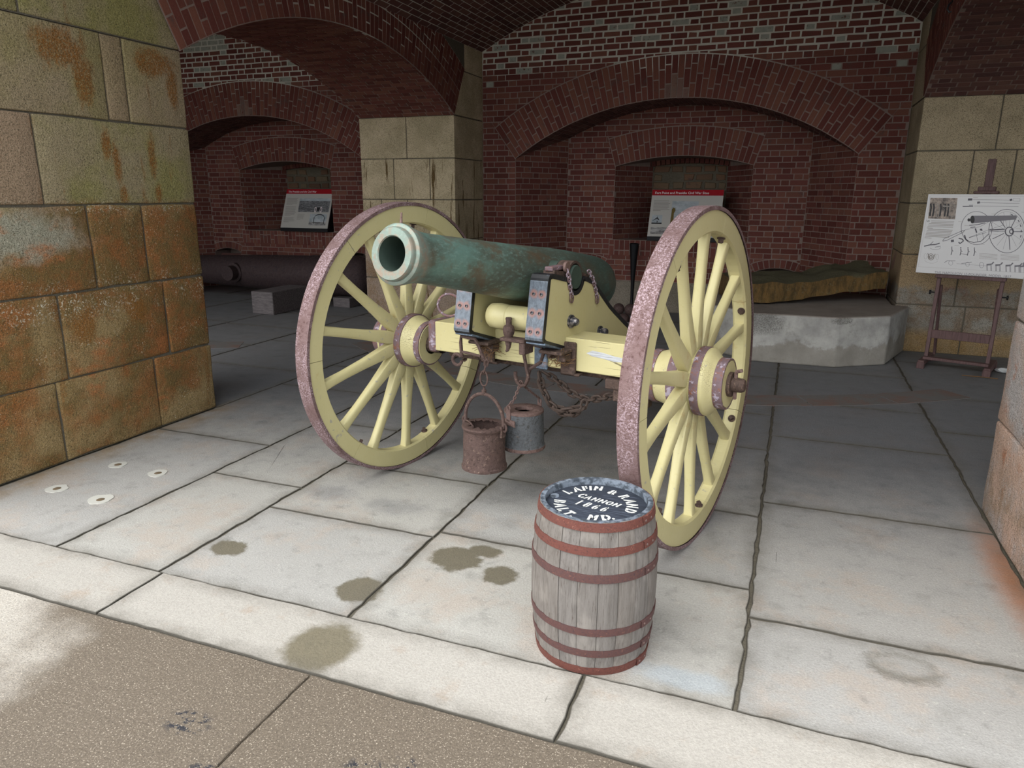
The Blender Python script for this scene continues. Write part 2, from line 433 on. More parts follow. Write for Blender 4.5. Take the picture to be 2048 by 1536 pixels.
def mk_rust(name, a, b, c3, light, lscale=55, lth=0.56, bumpd=0.004, s2=60):
    k = NB(name); P = k.O()
    c = k.mix(k.noise(P, 14, 6, 0.7), a, b)
    c = k.mix(k.step(k.noise(P, s2, 5, 0.75), 0.5, 0.68), c, c3)
    l = k.math('MULTIPLY', k.step(k.noise(P, lscale, 4, 0.75), lth, lth + 0.07), k.step(k.noise(P, 6, 4), 0.38, 0.55))
    c = k.mix(l, c, light)
    h = k.math('ADD', k.noise(P, 70, 5, 0.7), k.math('MULTIPLY', k.noise(P, 260, 3), 0.5))
    return k.out(c, k.ramp(k.noise(P, 30, 4), [(0.3, 0.55), (0.7, 0.9)]), 0.25, k.bump(h, 0.8, bumpd), 0.4)
MT['tire'] = mk_rust('rusted_tire_iron', H('664f4d'), H('755f5e'), H('503734'), H('a08c92'), 150, 0.5)
MT['rust'] = mk_rust('dark_rust', H('463630'), H('55453d'), H('302624'), H('6e5a4e'))
MT['chain'] = mk_rust('chain_rust', H('352a25'), H('42352e'), H('251e1c'), H('5c4a40'))
MT['rust_band'] = mk_rust('band_rust', H('75605e'), H('6b5a66'), H('8a583c'), H('a99fae'), 24, 0.55)
MT['rust_brown'] = mk_rust('flaking_brown_rust', H('5c4740'), H('52423f'), H('3e302c'), H('7c685c'), 45, 0.58, 0.008)
MT['rust_grey'] = mk_rust('pitted_grey_iron', H('54565a'), H('64676a'), H('444240'), H('806e66'), 35, 0.62, 0.012)
MT['rust_red'] = mk_rust('red_rust', H('75605a'), H('6b5550'), H('553f3a'), H('a08880'), 40, 0.6, 0.006)
MT['hoop'] = mk_rust('red_hoop_rust', H('6a3d33'), H('5a352f'), H('402b29'), H('86584a'), 90, 0.6, 0.0015, 170)
MT['hoop_dull'] = mk_rust('dull_hoop_rust', H('523d3b'), H('593833'), H('3c3237'), H('765044'), 90, 0.6, 0.0015, 170)
MT['old_iron'] = mk_rust('old_gun_iron', H('42312f'), H('362b2d'), H('23212a'), H('524846'), 40, 0.62, 0.004)
MT['ball'] = mk_rust('shot_iron', H('5a4540'), H('4a3c3a'), H('3a3032'), H('6a554e'))

k = NB('black_iron_paint'); P = k.O()
c = k.mix(k.step(k.noise(P, 30, 6, 0.75), 0.6, 0.72), H('1c1d20'), H('5f6a7c'))
MT['black_iron'] = k.out(c, 0.4, 0.2, k.bump(k.noise(P, 50, 4), 0.3, 0.002), 0.5)
MT['rivets'] = [(-.0425 + dx, z) for z in (0.0,) for dx in (0,)]
def mk_plate(name, pts):
    k = NB(name); P = k.O(); x, y, z = k.sep(P)
    c = k.mix(k.step(k.noise(k.map(P, (1, 1, 0.5)), 70, 7, 0.8), 0.3, 0.75), H('434951'), H('6d7681'))
    wob = k.math('MULTIPLY', k.math('SUBTRACT', k.noise(P, 45, 4, 0.7), 0.5), 0.9)
    s = k.spots(x, z, [(a, b, 0.027, 0.026) for a, b in pts], 0.6, wob)
    c = k.mix(k.math('MULTIPLY', s, 0.85), c, H('856058'))
    c = k.mix(k.step(k.noise(P, 90, 3), 0.74, 0.77), c, H('b5b8bc'))
    return k.out(c, 0.4, 0.2, k.bump(k.noise(P, 50, 4), 0.3, 0.002), 0.5)
k = NB('blue_iron_paint'); P = k.O()
c = k.mix(k.step(k.noise(P, 22, 6, 0.75), 0.42, 0.6), H('46505c'), H('6f7f92'))
c = k.mix(k.step(k.noise(P, 14, 5, 0.7), 0.55, 0.68), c, H('6e4e42'))
MT['blue_iron'] = k.out(c, 0.5, 0.2, k.bump(k.noise(P, 70, 4), 0.4, 0.002), 0.4)
k = NB('bolt_steel'); P = k.O()
MT['bolt'] = k.out(k.mix(k.step(k.noise(P, 60, 5), 0.45, 0.6), H('3b3c42'), H('86807e')), 0.4, 0.5, k.bump(k.noise(P, 90, 4), 0.4, 0.002))

k = NB('bronze_verdigris'); P = k.O()
x, y, z = k.sep(P)
big = k.noise(k.map(P, (1, 0.45, 1)), 5.5, 6, 0.68); st = k.noise(k.map(P, (3, 1.2, 3), (0, 0, 0), (0.5, 0.3, 0)), 26, 5, 0.7)
c = k.mix(k.step(big, 0.42, 0.66), H('4a5046'), H('5b776e'))
c = k.mix(k.math('MULTIPLY', k.step(st, 0.5, 0.68), 0.55), c, H('759087'))
c = k.mix(k.math('MULTIPLY', k.step(k.noise(k.map(P, (1, 0.7, 1), (3, 2, 1)), 7, 5, 0.7), 0.48, 0.64), 0.7), c, H('5a4836'))
c = k.mix(k.math('MULTIPLY', k.step(y, -0.86, -0.92), 0.55), c, k.mix(k.step(k.noise(P, 30, 5), 0.45, 0.6), H('808c82'), H('928070')))
c = k.mix(k.math('MULTIPLY', k.step(y, 0.0, 0.5), 0.45), c, H('2c4640'))
MT['bronze'] = k.out(c, 0.5, 0.25, k.bump(k.noise(P, 90, 4), 0.25, 0.003), 0.5)
k = NB('dark_green_bronze'); P = k.O()
MT['bore'] = k.out(k.mix(k.noise(P, 12, 4), H('4a5a50'), H('26302c')), 0.7, 0.2)  # darker green tone shared by bore and trunnions

# --- keg
k = NB('weathered_oak'); P = k.O(); r = k.attr('rnd')
g = k.noise(k.map(P, (18, 18, 1.1)), 5, 7, 0.75); g2 = k.noise(k.map(P, (60, 60, 3.0)), 5, 5, 0.75)
c = k.mix(k.step(g, 0.36, 0.6), H('625d59'), H('726d69'))
c = k.mix(k.step(g2, 0.56, 0.66), c, H('4d443e'))
c = k.mix(k.math('MULTIPLY', k.step(k.noise(k.map(P, (3, 3, 1)), 6, 4), 0.5, 0.66), 0.55), c, H('8a847e'))
c = k.mix(k.math('MULTIPLY', r, 0.22), c, H('6c5f52'))
MT['oak'] = k.out(c, 0.85, 0, k.bump(k.math('ADD', g2, g), 0.6, 0.004), 0.2)
k = NB('black_keg_head'); P = k.O()
g = k.noise(k.map(P, (4, 40, 1)), 4, 5, 0.7)
MT['keg_head'] = k.out(k.ramp(g, [(0.3, H('1d2027')), (0.55, H('343a46')), (0.75, H('5c6370'))]), 0.7, 0, k.bump(g, 0.4, 0.002))
k = NB('keg_rim'); P = k.O()
MT['keg_rim'] = k.out(k.mix(k.step(k.noise(P, 40, 5), 0.4, 0.6), H('3a4048'), H('6d7580')), 0.7)
k = NB('white_stencil_paint'); P = k.O()
MT['stencil'] = k.out(k.mix(k.noise(P, 50, 4), H('d2d2cc'), H('b0b2b0')), 0.7)

def plain(name, col, rough=0.6, metal=0.0, var=0.12):
    k = NB(name); P = k.O()
    d = tuple(x * (1 - var) for x in col)
    return k.out(k.mix(k.noise(P, 18, 4), d, col), rough, metal)
MT['print_white'] = plain('board_paper', H('c2c0c0'), 0.22, 0, 0.03)
MT['sign_paper'] = plain('sign_paper', H('b9b5ae'), 0.45, 0, 0.03)
MT['sign_red'] = plain('sign_red', H('a01220'), 0.45)
MT['sign_text'] = plain('sign_text_white', H('e8dcdc'), 0.5)
MT['ink'] = plain('ink_black', H('2c2a2c'), 0.5)
MT['ink_grey'] = plain('ink_grey', H('77747a'), 0.5)
MT['ink_mid'] = plain('ink_mid', H('8d8680'), 0.5)
MT['ink_line'] = plain('ink_line', H('55525a'), 0.5)
MT['black_metal'] = plain('black_metal', H('17171a'), 0.5, 0.3)
def mk_photo(name, a, b, scale, stretch):
    k = NB(name); P = k.O()
    return k.out(k.ramp(k.noise(k.map(P, stretch), scale, 6, 0.75), [(0.35, a), (0.62, b)]), 0.4)
MT['photo_field'] = mk_photo('photo_field', H('2e2e30'), H('8e8e90'), 22, (1, 1, 3))
MT['photo_sepia'] = mk_photo('photo_sepia', H('2e2420'), H('a9988a'), 20, (1, 1, 1))
MT['photo_sky'] = mk_photo('photo_sky', H('8f979c'), H('b9bec2'), 6, (1, 1, 2))
MT['photo_dune'] = mk_photo('photo_dune', H('2a2a2c'), H('b5b2b0'), 9, (1, 1, 5))
k = NB('dark_easel_wood'); P = k.O()
g = k.noise(k.map(P, (20, 20, 2)), 4, 5, 0.7)
MT['easel'] = k.out(k.ramp(g, [(0.3, H('4a3636')), (0.7, H('6a5250'))]), 0.6, 0, k.bump(g, 0.3, 0.002))
k = NB('old_timber'); P = k.O()
g = k.noise(k.map(P, (2, 9, 14)), 5, 6, 0.72)
MT['timber'] = k.out(k.ramp(g, [(0.3, H('4a4646')), (0.55, H('655e5f')), (0.75, H('827c78'))]), 0.85, 0, k.bump(g, 0.4, 0.004))
k = NB('cast_plinth_concrete'); P = k.P(); x, y, z = k.sep(P)
nz = k.noise(P, 5, 5, 0.62)
c = k.mix(k.ramp(nz, [(0.35, 0.0), (0.65, 1.0)]), H('8a8885'), H('adaba6'))
c = k.mix(k.math('MULTIPLY', k.step(k.noise(P, 16, 6, 0.75), 0.5, 0.7), 0.5), c, H('7c7972'))
wet = k.step(k.math('ADD', z, k.math('MULTIPLY', k.math('SUBTRACT', nz, 0.5), 0.35)), 0.21, 0.17)
c = k.mix(k.math('MULTIPLY', wet, 0.6), c, H('7a7368'))
agg = k.math('MULTIPLY', k.spots(x, z, [(-0.2, 0.36, 0.22, 0.13), (0.45, 0.42, 0.11, 0.035)], 0.4, k.math('MULTIPLY', k.math('SUBTRACT', k.noise(P, 12, 4), 0.5), 0.8)), k.step(k.noise(P, 120, 3), 0.4, 0.6))
c = k.mix(k.math('MULTIPLY', agg, 0.7), c, H('5e5c56'))
c = k.mix(k.math('MULTIPLY', k.step(z, 0.435, 0.45), 0.75), c, k.mix(k.noise(k.map(P, (2, 6, 1)), 6, 5, 0.7), H('6e625c'), H('8a7e74')))
MT['plinth'] = k.out(c, 0.85, 0, k.bump(k.math('ADD', k.noise(P, 30, 5), k.math('MULTIPLY', agg, 1.5)), 0.5, 0.01))
k = NB('mossy_sandstone'); P = k.P(); nrm = k.n('ShaderNodeNewGeometry', 1)
nz = k.noise(P, 7, 6, 0.68)
stk = k.noise(k.map(P, (3, 3, 0.7)), 9, 6, 0.72)
c = k.mix(k.step(stk, 0.35, 0.65), H('4a3c24'), H('6e5530'))
c = k.mix(k.math('MULTIPLY', k.step(k.noise(P, 26, 5, 0.7), 0.56, 0.68), 0.5), c, H('6e664e'))
up = k.sep(nrm)[2]
c = k.mix(k.step(up, 0.3, 0.75), c, k.mix(nz, H('4a4834'), H('5d5844')))
MT['moss_stone'] = k.out(c, 0.95, 0, k.bump(k.math('ADD', nz, k.math('MULTIPLY', k.noise(P, 45, 5), 0.5)), 0.8, 0.02))
MT['caulk'] = plain('white_caulk', H('b5b3ab'), 0.8)
MT['bronze_bolt'] = plain('dirty_bolt', H('6e5f4c'), 0.7, 0.3)
MT['straw'] = plain('dry_straw', H('6e5236'), 0.9)
MT['plastic'] = plain('crumpled_plastic', H('b9bbbb'), 0.4)
MT['black_hole'] = plain('lining_black', H('15120f'), 0.9)  # near-black colour for the inside of the lidded bucket
# ------------------------------------------------------------------ masonry helpers
def clip_half(poly, nx, ny, d):
    """keep points with nx*u + ny*v >= d"""
    out = []
    for i in range(len(poly)):
        a, b = poly[i], poly[(i + 1) % len(poly)]
        da, db = nx * a[0] + ny * a[1] - d, nx * b[0] + ny * b[1] - d
        if da >= 0: out.append(a)
        if (da >= 0) != (db >= 0):
            t = da / (da - db); out.append((a[0] + (b[0] - a[0]) * t, a[1] + (b[1] - a[1]) * t))
    return out
def area(poly):
    return abs(sum(poly[i][0] * poly[(i + 1) % len(poly)][1] - poly[(i + 1) % len(poly)][0] * poly[i][1] for i in range(len(poly)))) / 2

class Arch:
    def __init__(s, cu, half, zs, rise, ring):
        s.cu, s.half, s.zs, s.ring = cu, half, zs, ring
        s.R = (half * half + rise * rise) / (2 * rise); s.cv = zs + rise - s.R
        s.Ro = s.R + ring; s.th = math.asin(half / s.R)
    def z(s, u, r=None):
        r = r or s.R; d = u - s.cu
        return s.cv + math.sqrt(max(r * r - d * d, 0))
    def clip(s, poly, gap=0.006):
        """list of the pieces of poly that lie outside ring and opening"""
        mu = sum(p[0] for p in poly) / len(poly); sg = 1 if mu > s.cu else -1
        nx, ny = sg * math.cos(s.th), -math.sin(s.th); d = nx * s.cu + ny * s.cv
        out = []
        A = clip_half(poly, -nx, -ny, -d)
        if len(A) > 2:
            au = sum(p[0] for p in A) / len(A) - s.cu; av = sum(p[1] for p in A) / len(A) - s.cv; rr = math.hypot(au, av)
            if av > 0: A = clip_half(A, au / rr, av / rr, (au * s.cu + av * s.cv) / rr + s.Ro + gap)
            if len(A) > 2 and av > 0: out.append(A)
        B = clip_half(poly, nx, ny, d + (gap if max(math.hypot(p[0] - s.cu, p[1] - s.cv) for p in poly) < s.Ro + .05 else 0))
        if len(B) > 2: B = clip_half(B, sg, 0, sg * s.cu + s.half)
        if len(B) > 2: out.append(B)
        return out

class Bricks:
    """gathers brick pieces of one surface; the largest on view become objects, the rest one part"""
    def __init__(s): s.p = []
    def add(s, poly, fn, d0=-0.012, d1=0.004, rnd=None, patch=0.0, taper=0.0022, minarea=0.0004):
        if len(poly) < 3 or area(poly) < minarea: return
        d1 = d1 + rng.uniform(-0.0015, 0.0015)
        cu = sum(p[0] for p in poly) / len(poly); cv = sum(p[1] for p in poly) / len(poly)
        fr = []
        for (u, v) in poly:
            L = math.hypot(u - cu, v - cv); t = max(0.0, 1 - taper * 1.4 / L)
            fr.append((cu + (u - cu) * t, cv + (v - cv) * t))
        n = len(poly)
        vs = [Vector(fn(u, v, d0)) for u, v in poly] + [Vector(fn(u, v, d1)) for u, v in fr]
        fs = [tuple(range(n, 2 * n))] + [(i, (i + 1) % n, n + (i + 1) % n, n + i) for i in range(n)]
        # wind outward
        nn = (vs[n + 1] - vs[n]).cross(vs[n + 2] - vs[n + 1]); od = Vector(fn(cu, cv, 1)) - Vector(fn(cu, cv, 0))
        if nn.dot(od) < 0: fs = [tuple(reversed(f)) for f in fs]
        s.p.append((vs, fs, rng.random() if rnd is None else rnd, patch))
    def build(s, parent, mat, nmax=300, name='brick'):
        sc = []
        for vs, fs, r, pt in s.p:
            q = [project(v) for v in vs[len(vs) // 2:]]
            if any(x is None for x in q): sc.append(0); continue
            cx = sum(x[0] for x in q) / len(q); cy = sum(x[1] for x in q) / len(q)
            sc.append(area(q) if -20 < cx < 2068 and -20 < cy < 1556 else 0)
        order = sorted(range(len(s.p)), key=lambda i: -sc[i])
        solo = [i for i in order[:nmax] if sc[i] > 25]
        ss = set(solo)
        for i in solo:
            vs, fs, r, pt = s.p[i]
            c = sum(vs, Vector()) / len(vs)
            me = mesh(name, [v - c for v in vs], fs, False, [r] * len(fs), [pt] * len(fs))
            o = link(name, me, mat, parent); o.location = c
        V, F, A, B = [], [], [], []
        for i in order:
            if i in ss: continue
            vs, fs, r, pt = s.p[i]; b = len(V); V += vs
            F += [tuple(b + j for j in f) for f in fs]; A += [r] * len(fs); B += [pt] * len(fs)
        if V:
            o = link(name + 'work', mesh(name + 'work', V, F, False, A, B), mat, parent); tag(o, kind='stuff')

def courses(u0, u1, v0, v1, ch=0.067, S=0.2, Hd=0.1, j=0.0078, off=0.0):
    """flemish bond: stretcher and header in turn"""
    nrow = max(1, round((v1 - v0) / ch)); ch = (v1 - v0) / nrow
    for i in range(nrow):
        u = u0 - (S + Hd) + off + (0.15 if i % 2 else 0.0) + rng.uniform(-.008, .008)
        kk = 0
        while u < u1:
            L = (S if kk % 2 == 0 else Hd) * rng.uniform(.96, 1.04); kk += 1
            a, b = max(u, u0), min(u + L, u1)
            if b - a > 0.03:
                jv = rng.uniform(-.0012, .0012)
                yield [(a + j / 2, v0 + i * ch + j / 2 + jv), (b - j / 2, v0 + i * ch + j / 2 + jv), (b - j / 2, v0 + (i + 1) * ch - j / 2 + jv), (a + j / 2, v0 + (i + 1) * ch - j / 2 + jv)]
            u += L

def ring_pieces(A, patterns, pitch=0.069, j=0.009):
    """voussoir columns of an arch ring: polygons in (u, v)"""
    n = max(3, round(2 * A.th * (A.R + A.ring / 2) / pitch)); dth = 2 * A.th / n
    for i in range(n):
        t0, t1 = -A.th + i * dth, -A.th + (i + 1) * dth
        pat = patterns[i % len(patterns)]; tot = sum(pat); r = A.R
        for L in pat:
            r2 = r + L / tot * A.ring; a, b = r + j / 2, r2 - j / 2
            g0, g1 = j / 2 / a, j / 2 / b
            yield [(A.cu + a * math.sin(t0 + g0), A.cv + a * math.cos(t0 + g0)), (A.cu + b * math.sin(t0 + g1), A.cv + b * math.cos(t0 + g1)),
                   (A.cu + b * math.sin(t1 - g1), A.cv + b * math.cos(t1 - g1)), (A.cu + a * math.sin(t1 - g0), A.cv + a * math.cos(t1 - g0))], t0 + dth / 2
            r = r2

def strips(name, us, lo, hi, fn, mat, parent=None):
    V, F = [], []
    for u in us: V += [fn(u, lo(u), 0), fn(u, hi(u), 0)]
    for i in range(len(us) - 1): F.append((2 * i, 2 * i + 2, 2 * i + 3, 2 * i + 1))
    return link(name, mesh(name, V, F), mat, parent)

def lin(a, b, n): return [a + (b - a) * i / (n - 1) for i in range(n)]

def rough_block(name, lo, hi, mat, parent, edge=0.012, amp=0.006, cell=0.09, fmap=None, seed=0):
    """a quarried block: bevelled, faces slightly uneven"""
    bm = bmesh.new()
    bmesh.ops.create_cube(bm, size=1.0)
    S = [hi[i] - lo[i] for i in range(3)]; C = [(hi[i] + lo[i]) / 2 for i in range(3)]
    for v in bm.verts: v.co = Vector((v.co[i] * S[i] + C[i] for i in range(3)))
    bmesh.ops.bevel(bm, geom=bm.edges[:], offset=edge, segments=2, affect='EDGES', profile=0.6)
    for ax in range(3):
        n = max(1, min(9, int(S[ax] / cell)))
        for i in range(1, n):
            co = [0, 0, 0]; no = [0, 0, 0]; co[ax] = lo[ax] + S[ax] * i / n; no[ax] = 1
            bmesh.ops.bisect_plane(bm, geom=bm.verts[:] + bm.edges[:] + bm.faces[:], plane_co=co, plane_no=no)
    for v in bm.verts:
        p = v.co * 5.3 + Vector((seed * 3.1, seed * 1.7, seed))
        v.co += Vector((noise.noise(p), noise.noise(p + Vector((31, 0, 0))), noise.noise(p + Vector((0, 47, 0))))) * amp
    if fmap:
        for v in bm.verts: v.co = Vector(fmap(v.co))
    me = bpy.data.meshes.new(name); bm.to_mesh(me); bm.free()
    me.polygons.foreach_set('use_smooth', [True] * len(me.polygons))
    a = me.attributes.new('rnd', 'FLOAT', 'FACE'); a.data.foreach_set('value', [rng.random()] * len(me.polygons))
    return link(name, me, mat, parent)

# ------------------------------------------------------------------ measured plan (metres)
XL, XR = -3.76, 0.975            # side walls of the casemate
CX = (XL + XR) / 2
HW = (XR - XL) / 2
TW = 1.27                        # thickness of the piers between casemates
BAY = 2 * HW + TW
YF, YN, YP, YB = 1.955, 3.89, 7.93, 8.75   # facade, end of near pier, start of far pier, rear wall
ZS = 3.15                        # vault springing
ZP = 2.36                        # pier springing
def vault(cx): return Arch(cx, HW, ZS, 0.635, 0.3)

# ------------------------------------------------------------------ floor
def slab(name, x0, x1, y0, y1, mat, parent, z=0.0, gap=0.009, th=0.06, jit=0.0055, tilt=0.0015):
    g = gap / 2
    x0 += g; x1 -= g; y0 += g; y1 -= g
    per = []
    for (ax, ay), (bx, by) in (((x0, y0), (x1, y0)), ((x1, y0), (x1, y1)), ((x1, y1), (x0, y1)), ((x0, y1), (x0, y0))):
        L = math.hypot(bx - ax, by - ay); n = max(2, int(L / 0.045))
        for i in range(n): per.append((ax + (bx - ax) * i / n, ay + (by - ay) * i / n))
    cx, cy = (x0 + x1) / 2, (y0 + y1) / 2; V = []
    sx, sy = rng.uniform(-tilt, tilt), rng.uniform(-tilt, tilt)
    def zz(x, y): return z + sx * (x - cx) + sy * (y - cy)
    pts = []
    for (x, y) in per:
        p = Vector((x * 9, y * 9, 3.3)); q = Vector((x * 38, y * 38, 1.3))
        o = noise.noise(p) * jit + noise.noise(q) * jit * 1.2 + noise.noise(q * 2.7) * jit * .7
        pts.append((x + o, y + noise.noise(p + Vector((5, 5, 5))) * jit + noise.noise(q + Vector((9, 1, 5))) * jit * 1.1))
    n = len(pts)
    def inset(p, d):
        dx = cx - p[0]; dy = cy - p[1]; L = math.hypot(dx, dy)
        return (p[0] + math.copysign(min(d, abs(dx)), dx), p[1] + math.copysign(min(d, abs(dy)), dy))
    top = [inset(p, 0.005) for p in pts]; mid = [inset(p, 0.0015) for p in pts]; inn = [inset(p, 0.075) for p in pts]
    V = [(p[0], p[1], z - th) for p in pts] + [(p[0], p[1], zz(*p) - 0.009) for p in pts] + [(p[0], p[1], zz(*p) - 0.0022) for p in mid] + [(p[0], p[1], zz(*p)) for p in top] + [(p[0], p[1], zz(*p)) for p in inn]
    F = []
    for r in range(4):
        for i in range(n):
            j = (i + 1) % n; F.append((r * n + i, r * n + j, (r + 1) * n + j, (r + 1) * n + i))
    F.append(tuple(range(4 * n, 5 * n)))
    me = mesh(name, V, F, False, [rng.random()] * len(F))
    ga = me.attributes.new('grime', 'FLOAT', 'POINT'); ga.data.foreach_set('value', [1.0] * (3 * n) + [0.94] * n + [0.0] * n)
    return link(name, me, mat, parent)

fl = MB().box((-14, YF - 0.32, -0.4), (8, 11, -0.007)).build('floor', MT['joint']); tag(fl, kind='structure')
rows = {(-3.76, -2.87): [YF, 3.365, 4.6, 5.3, 6.6, 7.6, 8.75], (-2.87, -2.285): [YF, 2.89, 3.9, 5.0, 6.2, 7.4, 8.75],
        (-2.285, -1.385): [YF, 2.64, 3.45, 4.5, 5.6, 6.7, 7.7, 8.75], (-1.385, -0.03): [YF, 2.694, 3.4, 4.4, 5.17, 6.3, 7.4, 8.75],
        (-0.03, 0.975): [YF, 2.495, 3.595, 4.70, 5.6, 6.7, 7.7, 8.75]}
for (a, b), ys in rows.items():
    if a == -2.285: ys = [YF, 2.64, 3.28, 4.3, 5.4, 6.5, 7.6, 8.75]
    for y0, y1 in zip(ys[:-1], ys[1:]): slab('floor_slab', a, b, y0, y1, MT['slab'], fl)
# under the side arches and in the neighbouring casemates
for (a, b, st) in ((-5.03, -3.76, 3.89), (-6.2, -5.03, YF), (-7.3, -6.2, YF), (-8.5, -7.3, YF), (-9.765, -8.5, YF), (0.975, 2.245, 3.89), (2.245, 3.6, YF), (3.6, 5.0, YF), (5.0, 7.0, YF)):
    y = st
    while y < 8.7:
        y2 = min(8.75, y + rng.uniform(0.75, 1.35))
        if 8.75 - y2 < 0.4: y2 = 8.75
        slab('floor_slab', a, b, y, y2, MT['slab'], fl); y = y2
for (cx, w) in ((CX, 1.93), (CX - BAY, 1.93)):
    for i in range(3): slab('floor_slab', cx - w + i * 2 * w / 3, cx - w + (i + 1) * 2 * w / 3, 8.75, 9.6, MT['slab'], fl)
# curved traverse stones in front of the embrasure
def traverse(cx, r0, r1, a0, a1, n, parent):
    for i in range(n):
        t0, t1 = a0 + (a1 - a0) * i / n + 0.0015, a0 + (a1 - a0) * (i + 1) / n - 0.0015
        poly = [(r0, t0), (r1, t0), (r1, (t0 + t1) / 2), (r1, t1), (r0, t1), (r0, (t0 + t1) / 2)]
        m = MB().prism([(cx + r * math.sin(t), 9.5 - r * math.cos(t)) for r, t in poly], -0.02, 0.0022 + rng.uniform(-.0006, .0006), lambda u, v, d: Vector((u, v, d)))
        m.build('traverse_stone', MT['traverse'], parent)
traverse(CX, 4.02, 4.30, math.radians(-40), math.radians(40), 9, fl)
traverse(CX - BAY, 4.25, 4.55, math.radians(-8), math.radians(31), 5, fl)
# kerb and courtyard paving
court = MB().box((-40, -40, -0.5), (40, YF - 0.30, -0.014)).build('floor_courtyard', MT['joint']); tag(court, kind='structure')
for a, b in ((-9.5, -4.1), (-4.1, -2.255), (-2.255, -0.495), (-0.495, 1.35), (1.35, 6.0)):
    slab('kerb_stone', a, b, 1.64, YF + 0.004, MT['kerb'], court, z=0.003, gap=0.007, th=0.12, jit=0.004)
for a, b in ((-9, -4.9), (-4.9, -1.317), (-1.317, 2.2), (2.2, 6)):
    for y0, y1 in ((-1.9, 1.643), (-5.5, -1.9)):
        slab('concrete_panel', a, b, y0, y1, MT['conc'], court, z=-0.001, gap=0.005, th=0.05, jit=0.002, tilt=0.0)
MB().box((-40, -40, -0.1), (40, -5.5, -0.001)).build('courtyard_field', MT['conc'], court)
# old anchor points sealed with white filler
for (x, y, s) in ((-3.453, 2.41, 1.0), (-3.123, 2.39, 1.15), (-3.451, 2.78, 0.9), (-3.14, 2.765, 0.95)):
    n = 22; pr = []
    for i in range(n):
        a = 2 * PI * i / n; r = 0.052 * s * (1 + 0.28 * noise.noise(Vector((math.cos(a) * 1.5 + x * 9, math.sin(a) * 1.5, y * 7))))
        pr.append((x + r * math.cos(a), y + r * math.sin(a)))
    o = MB().prism(pr, -0.004, 0.0035, lambda u, v, d: Vector((u, v, d))).build('filler_patch', MT['caulk'], fl)
    MB().lathe([(0.0, 0.0065), (0.012, 0.0065), (0.02, 0.0035)], 12, Matrix.Translation((x + 0.004, y, 0))).build('anchor_stub', MT['bronze_bolt'], o)

